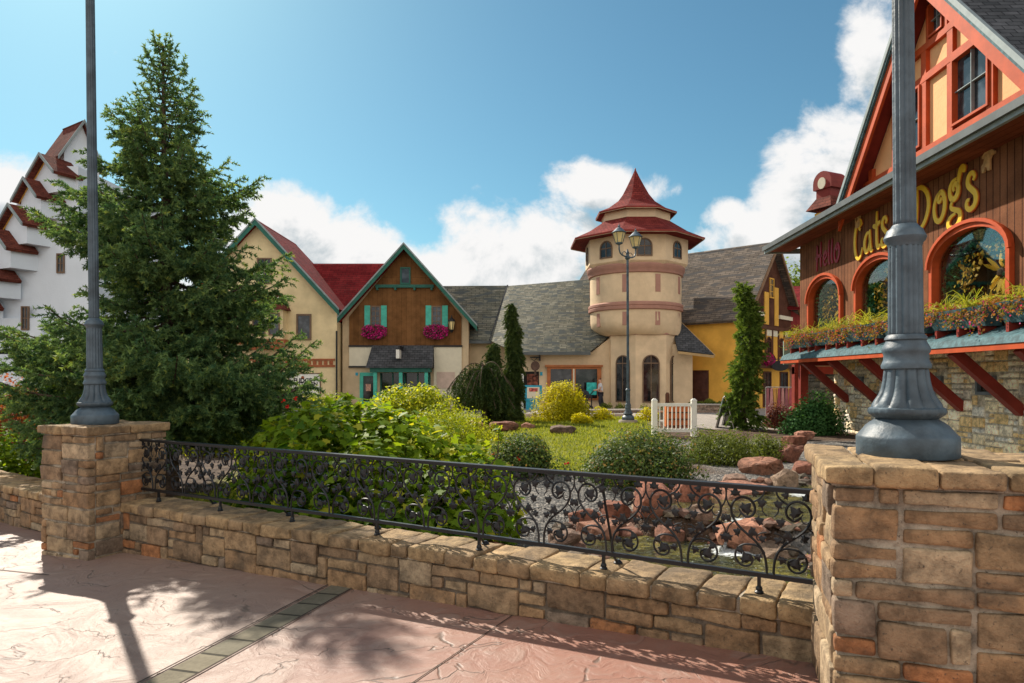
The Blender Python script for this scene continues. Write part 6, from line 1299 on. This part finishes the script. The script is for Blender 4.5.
# columnar twisting evergreen
def columnar(lab, px, Y, top, r0, mat, seed, n, name, droop, sz=.075, wobble=.1, base=0):
    global rng; rng = np.random.default_rng(seed); x = PX(px, Y); z0 = float(H(x, Y)); zt = PZ(top, Y); root = T(name, lab, 'evergreen tree', (x, Y, z0)); sp = Soup(); hh = zt-z0
    cen = lambda f: np.stack([x+wobble*np.sin(f*7+seed), Y+wobble*np.cos(f*6), z0+hh*f], -1)
    MB().tube([cen(np.array(k/10)) for k in range(11)], np.linspace(.09, .015, 11), 7).build('trunk', MBark, root, smooth=True)
    m = int(hh*95); f = rng.random(m)**.9; az = f*20+rng.uniform(0, 6.28, m); rr = r0*(1-f)**.55*(.75+.35*np.sin(f*26+az))*rng.uniform(.7, 1.1, m)+.05; d = np.stack([np.cos(az), np.sin(az), np.zeros(m)], 1)
    P = cen(f)+d*(rr*.35)[:, None]; D = d+np.array((0, 0, -droop))+rng.normal(0, .25, (m, 3)); twigs(sp, P, D, rr*1.1+.06, n, sz, .16, 0, .7, droop=.5)
    m = int(hh*190); f = rng.random(m)**.9; az = rng.uniform(0, 6.28, m); rr = r0*(1-f)**.55*(.8+.3*np.sin(f*26+az))+.04; d = np.stack([np.cos(az), np.sin(az), np.zeros(m)], 1)
    twigs(sp, cen(f)+d*(rr*.8)[:, None], d*.4+np.array((0, 0, -1.*droop+.3))+rng.normal(0, .3, (m, 3)), rng.uniform(.15, .35, m), n, sz, .18, .1, .9, droop=.3); sp.build('crown', mat, root); return root
columnar('narrow twisting columnar evergreen in front of the yellow house', 746, 22.5, 286, .50, MCol, 3, 190, 'columnar_evergreen', .3, sz=.085)
columnar('slim tall weeping evergreen in front of the long grey-roofed shop', 513, 26.5, 303, .50, MWeep, 4, 150, 'weeping_evergreen', 1.3, .09, .06)
columnar('second, shorter weeping evergreen left of the slim tall one', 494, 25.5, 343, .55, MWeep, 6, 150, 'weeping_evergreen', 1.2, .09, .08)
# weeping mound: arching branches with curtains
wm = T('weeping_spruce', 'broad dark weeping evergreen mound in front of the long grey-roofed shop', 'evergreen tree', (PX(482, 25), 25, -.05)); sp = Soup(); P, D, L = [], [], []; mb = MB()
rng = np.random.default_rng(17); x = PX(484, 25)
for k in range(46):
    az = rng.uniform(0, 6.28); Lb = rng.uniform(.5, 1.4); tz = rng.uniform(1.1, 2.15); pts = []
    for s_ in np.linspace(0, 1, 8): pts.append((x+math.cos(az)*Lb*s_, 25+math.sin(az)*Lb*.8*s_, tz+.25*math.sin(s_*3.0)-.7*s_**2*(.5+Lb*.4)))
    mb.tube(pts, .015, 4, cap=False)
    for q in range(46):
        s_ = rng.random(); i = min(6, int(s_*7)); p = np.array(pts[i])+(np.array(pts[i+1])-pts[i])*(s_*7-i); P.append(p); D.append((rng.normal(0, .25), rng.normal(0, .25), -1)); L.append(min(p[2]*.55, rng.uniform(.3, 1.1)))
twigs(sp, np.array(P), np.array(D, float), np.array(L), 55, .09, .16, 0, .7); sp.build('crown', MWeep, wm); mb.tube([(x, 25, -.2), (x+.05, 25, 1.2), (x-.05, 25, 2.2)], [.1, .08, .04], 8); mb.build('trunk', MBark, wm)

# broadleaf trees further off
def tree(lab, x, y, h, r, seed, n=9000, mat=MFar, size=.35, name='broadleaf_tree'):
    root = T(name, lab, 'tree', (x, y, -.1)); mb = MB(); mb.tube([(x, y, -.3), (x+.1, y, h*.35), (x, y, h*.7)], [.3, .22, .08], 8); g = np.random.default_rng(seed)
    for k in range(7): a = g.uniform(0, 6.28); mb.tube([(x, y, h*g.uniform(.3, .5)), (x+math.cos(a)*r*.6, y+math.sin(a)*r*.6, h*g.uniform(.6, .85))], [.12, .03], 5)
    mb.build('trunk', MBark, root); sp = Soup(); foliage(sp, (x, y, h*.42), (r, r, h*.6), n, size, LEAF4, seed, K=22, inner=.3); sp.build('crown', mat, root)
tree('pale green tree rising between the yellow house and the boarded shop', PX(792, 62), 62, 12.3, 3.0, 71, 12000)
tree('green tree behind the small red-brown shop', PX(812, 70), 70, 12.5, 4.2, 72)
tree('tall tree behind the white stepped building, mostly hidden', -46, 60, 9, 5, 73); tree('tree far behind the cream house at the left', -24, 66, 8, 5, 74)
tree('tree far behind the boarded shop', 34, 60, 9, 5, 75)

# lawn grass
def lawn():
    n = 60000; x = rng.uniform(-4.5, 5.5, n); y = 12.1+17*rng.random(n)**1.3; wn = wob(np.stack([x, y, 0*x], 1), .5, 5)*.5; k = (x+wn > -3.2) & (x+wn-(y-12)*.13 < 3.2) & (y+wn > 12.5); x, y = x[k], y[k]
    x2 = rng.uniform(-4.6, -1.5, 7000); y2 = rng.uniform(9, 12.3, 7000); x = np.concatenate([x, x2]); y = np.concatenate([y, y2]); n = len(x); P = np.stack([x, y, H(x, y)], 1); sp = Soup(); U = rng.normal(0, .45, (n, 3)); U[:, 2] = 1
    sp.leaves(P, runit(n), U, rng.uniform(.04, .085, n)*(1+.03*(y-12)), [(-.18, 0), (.18, 0), (0, 1)], rng.uniform(0, 1, n), 0); tag(sp.build('lawn_grass', MGrs), 'short yellow-green grass of the lawn in front of the tower', 'grass', kind='stuff')
    # ground cover on the stream bank and sparse weeds between the rocks
    sp = Soup(); n = 9000; P = np.stack([rng.normal(3.05, .28, n), rng.normal(6.45, .42, n), np.zeros(n)], 1); P[:, 2] = H(P[:, 0], P[:, 1])+rng.uniform(0, .10, n); sp.leaves(P, runit(n)+np.array((0, 0, 1)), runit(n), rng.uniform(.015, .035, n), LEAF4, rng.uniform(0, 1, n)); tag(sp.build('ground_cover', MGold), 'yellow-green ground cover on the stream bank beside the right pillar', 'ground cover', kind='stuff')
    # loose gravel stones
    g = np.random.default_rng(4); n = 22000; x = g.uniform(-1.5, 6.5, n); y = 6+7*g.random(n); z_ = H(x, y); k = (z_ > -.42) & (garden_side(x, y) > .5); x, y, z_ = x[k], y[k], z_[k]; n = len(x); r_ = g.uniform(.007, .018, n)
    O = np.array([(1, 0, 0), (0, 1, 0), (-1, 0, 0), (0, -1, 0), (0, 0, .7)], float); sp = Soup(); P = np.stack([x, y, z_], 1); V = P[:, None]+O[None]*r_[:, None, None]*g.uniform(.6, 1.3, (n, 5, 1)); ti = g.uniform(0, 1, n)
    for a, b in ((0, 1), (1, 2), (2, 3), (3, 0)): sp.add(V[:, [a, b, 4]], ti)
    m = bpy.data.materials.new('loose_gravel'); m.use_nodes = True; t = NT(m.node_tree); t.n.clear(); at = t.add('ShaderNodeAttribute', attribute_name='tint').outputs['Fac']; b = t.add('ShaderNodeBsdfPrincipled', inp={'Base Color': t.ramp(at, [(0, (.06, .06, .06)), (.6, (.16, .15, .14)), (1, (.36, .32, .27))]), 'Roughness': .85}); o = t.add('ShaderNodeOutputMaterial'); t.l.new(b.outputs[0], o.inputs[0])
    tag(sp.build('loose_gravel', m), 'loose grey gravel around the stream and the rose bushes', 'gravel', kind='stuff')
lawn()

# rocks
import bmesh
RC = [(.40, .20, .14), (.34, .20, .15), (.46, .27, .19), (.28, .22, .18), (.36, .31, .24), (.25, .20, .15), (.42, .24, .18)]
MRk = M_stone('boulder_rock', 1.1)
def rock(lab, px, py, w, hpx, col, seed, depth=1., dz=0., group=None, Y=None):
    if Y is None:
        Y = 9.
        for _ in range(60): Y = .6*Y+.4*683*(CAMZ-float(H(PX(px, Y), Y)))/(py-379)
    x = PX(px, Y); z = float(H(x, Y)); W_ = w/683*Y*.92; Hh = hpx/683*Y*.78; g = np.random.default_rng(seed); bm = bmesh.new()
    for k in range(22):
        v = g.normal(size=3); v /= np.linalg.norm(v); v = np.sign(v)*np.abs(v)**.6; bm.verts.new((v[0]*W_/2, v[1]*W_*.42*depth, v[2]*Hh*.62))
    bmesh.ops.convex_hull(bm, input=bm.verts[:]); bmesh.ops.delete(bm, geom=[v for v in bm.verts if not v.link_faces], context='VERTS')
    bmesh.ops.bevel(bm, geom=bm.edges[:], offset=W_*.012, segments=1, affect='EDGES', profile=.5)
    bmesh.ops.triangulate(bm, faces=bm.faces[:]); bmesh.ops.subdivide_edges(bm, edges=bm.edges[:], cuts=2, use_grid_fill=True)
    P = np.array([v.co[:] for v in bm.verts]); dn = wob(P+seed, 3.2/max(W_, .3), 2, 4)*W_*.06; a = g.uniform(-.3, .3)
    for v, d in zip(bm.verts, dn): l = v.co.length; v.co *= 1+d/max(l, .05)
    bmesh.ops.rotate(bm, verts=bm.verts, matrix=Matrix.Rotation(a, 3, 'Z')); me = bpy.data.meshes.new('boulder'); bm.to_mesh(me); bm.free(); me.transform(Matrix.Translation((x, Y+W_*.2, z+Hh*.36+dz)))
    at = me.color_attributes.new('tint', 'FLOAT_COLOR', 'POINT'); arr = np.ones((len(me.vertices), 4), np.float32); arr[:, :3] = np.array(RC[col])*(.84, .70, .66)*g.uniform(.55, .95); at.data.foreach_set('color', arr.ravel())
    o = link('boulder', me, MRk, None, (x, Y+W_*.2, z)); tag(o, lab, 'rock', group)
RK = [('salmon flat-topped boulder seen through the railing, left of the dark reddish boulders', 600, 548, 56, 36, 2), ('brown boulder half in shade at the left of the salmon flat-topped one', 565, 550, 40, 24, 3),
 ('pinkish boulder standing upright behind the salmon flat-topped one', 618, 520, 36, 26, 0), ('tall reddish boulder at the left bank of the lower pool', 652, 552, 46, 40, 0), ('grey-pink slab leaning above the tall reddish boulder', 652, 514, 58, 26, 4),
 ('reddish block at the water side of the lower pool', 672, 540, 36, 30, 6), ('square red-brown boulder above the lower pool', 692, 508, 40, 36, 0), ('orange-red boulder right of the square red-brown one', 722, 506, 42, 22, 2),
 ('grey-brown stone on the ledge left of the cascade', 703, 540, 26, 16, 3), ('dark red-brown boulder at the left end of the rock bank', 585, 528, 36, 24, 0), ('reddish boulder wedged between the salmon flat-topped boulder and the tall one', 628, 548, 34, 26, 6), ('dark brown stone at the foot of the railing, left of the lower pool', 640, 572, 44, 24, 3), ('flat dark red stone beside the tall reddish boulder', 672, 566, 26, 18, 0), ('small round pale stone at the head of the lower pool', 731, 512, 16, 10, 4), ('mossy yellowish stone in the cascade', 722, 528, 24, 20, 4), ('small mossy stone at the foot of the cascade', 700, 524, 20, 14, 5), ('wet dark stone between the two pools', 757, 536, 26, 18, 3), ('mossy flat stone right of the cascade', 776, 536, 26, 12, 5),
 ('long reddish slab on the gravel above the upper pool', 745, 497, 66, 17, 6), ('large salmon slab above the upper pool', 766, 474, 50, 20, 2), ('upright tan boulder at the upper pool, near the right pillar', 786, 489, 28, 26, 4), ('dark reddish boulder behind the upright tan one', 795, 462, 34, 22, 0), ('flat grey boulder right of the salmon slab', 738, 486, 34, 14, 3),
 ('small red boulder farther up the bank', 796, 446, 26, 14, 0), ('low pink boulder beside the small olive shrub', 806, 440, 22, 12, 6), ('small grey-red stone at the far bend of the stream', 790, 432, 18, 9, 3), ('rust stone by the right pillar, behind the upper pool', 806, 474, 26, 16, 0),
 ('pink-grey slab on the right bank close to the pillar', 782, 570, 60, 34, 4), ('salmon rock at the right edge of the lower pool', 745, 578, 56, 34, 2), ('small orange stone above the pink-grey slab', 796, 545, 26, 16, 0), ('small pale pink stone in the lower pool', 716, 576, 24, 14, 6),
 ('dark wet boulder at the lower left pool edge', 688, 580, 40, 20, 3), ('brown rock behind the railing near the rose bush', 470, 552, 44, 26, 3), ('reddish stone half hidden by the broad-leaved shrub', 492, 560, 36, 22, 0), ('grey stone between the railing and the salmon boulder', 535, 566, 34, 16, 3),
 ('grey-brown flat boulder on the lawn in front of the golden cypress', 562, 434, 30, 11, 3), ('long reddish boulder on the lawn, left of the golden cypress', 503, 431, 34, 13, 0), ('pale pink boulder at the left foot of the golden cypress', 529, 429, 16, 8, 2), ('dark red boulder below the spreading shrub', 476, 430, 30, 12, 0), ('small red-brown boulder at the left end of the lawn rocks', 452, 432, 26, 11, 3)]
for i, r_ in enumerate(RK): rock(*r_, seed=100+i)
# water-worn stones lining the stream
def river_stones():
    g = np.random.default_rng(8); n = 6500; x = g.uniform(-.2, 7.5, n); y = g.uniform(5, 12.5, n); z_ = H(x, y)
    low = (np.abs(z_+.41) < .075) & (dpoly(x, y, LOW) < 1.5); up_ = (np.abs(z_+.155) < .045) & (dpoly(x, y, UP) < 1.3); k = (low | up_) & (garden_side(x, y) > .4); x, y, z_ = x[k], y[k], z_[k]; n = len(x)
    bm = bmesh.new(); bmesh.ops.create_icosphere(bm, subdivisions=1, radius=1); V0 = np.array([v.co[:] for v in bm.verts]); Fc = np.array([[v.index for v in f.verts] for f in bm.faces]); bm.free()
    s_ = g.uniform(.025, .10, n)**1.; V = V0[None]*(1+.28*g.normal(size=(n, len(V0), 1)).clip(-1.2, 1.2))*np.stack([s_*g.uniform(.8, 1.5, n), s_*g.uniform(.8, 1.4, n), s_*.7], 1)[:, None]; V = V+np.stack([x, y, z_+s_*.25], 1)[:, None]
    me = bpy.data.meshes.new('river_stones'); m = len(V0); me.from_pydata(V.reshape(-1, 3).tolist(), [], (Fc[None]+np.arange(n)[:, None, None]*m).reshape(-1, 3).tolist())
    at = me.color_attributes.new('tint', 'FLOAT_COLOR', 'POINT'); c = np.array(RC)[g.integers(0, len(RC), n)]*g.uniform(.25, .7, (n, 1)); arr = np.ones((n*m, 4), np.float32); arr[:, :3] = np.repeat(c, m, 0); at.data.foreach_set('color', arr.ravel())
    tag(link('river_stones', me, MRk), 'small reddish and grey stones lining the banks of the stream', 'stones', kind='stuff')
river_stones()
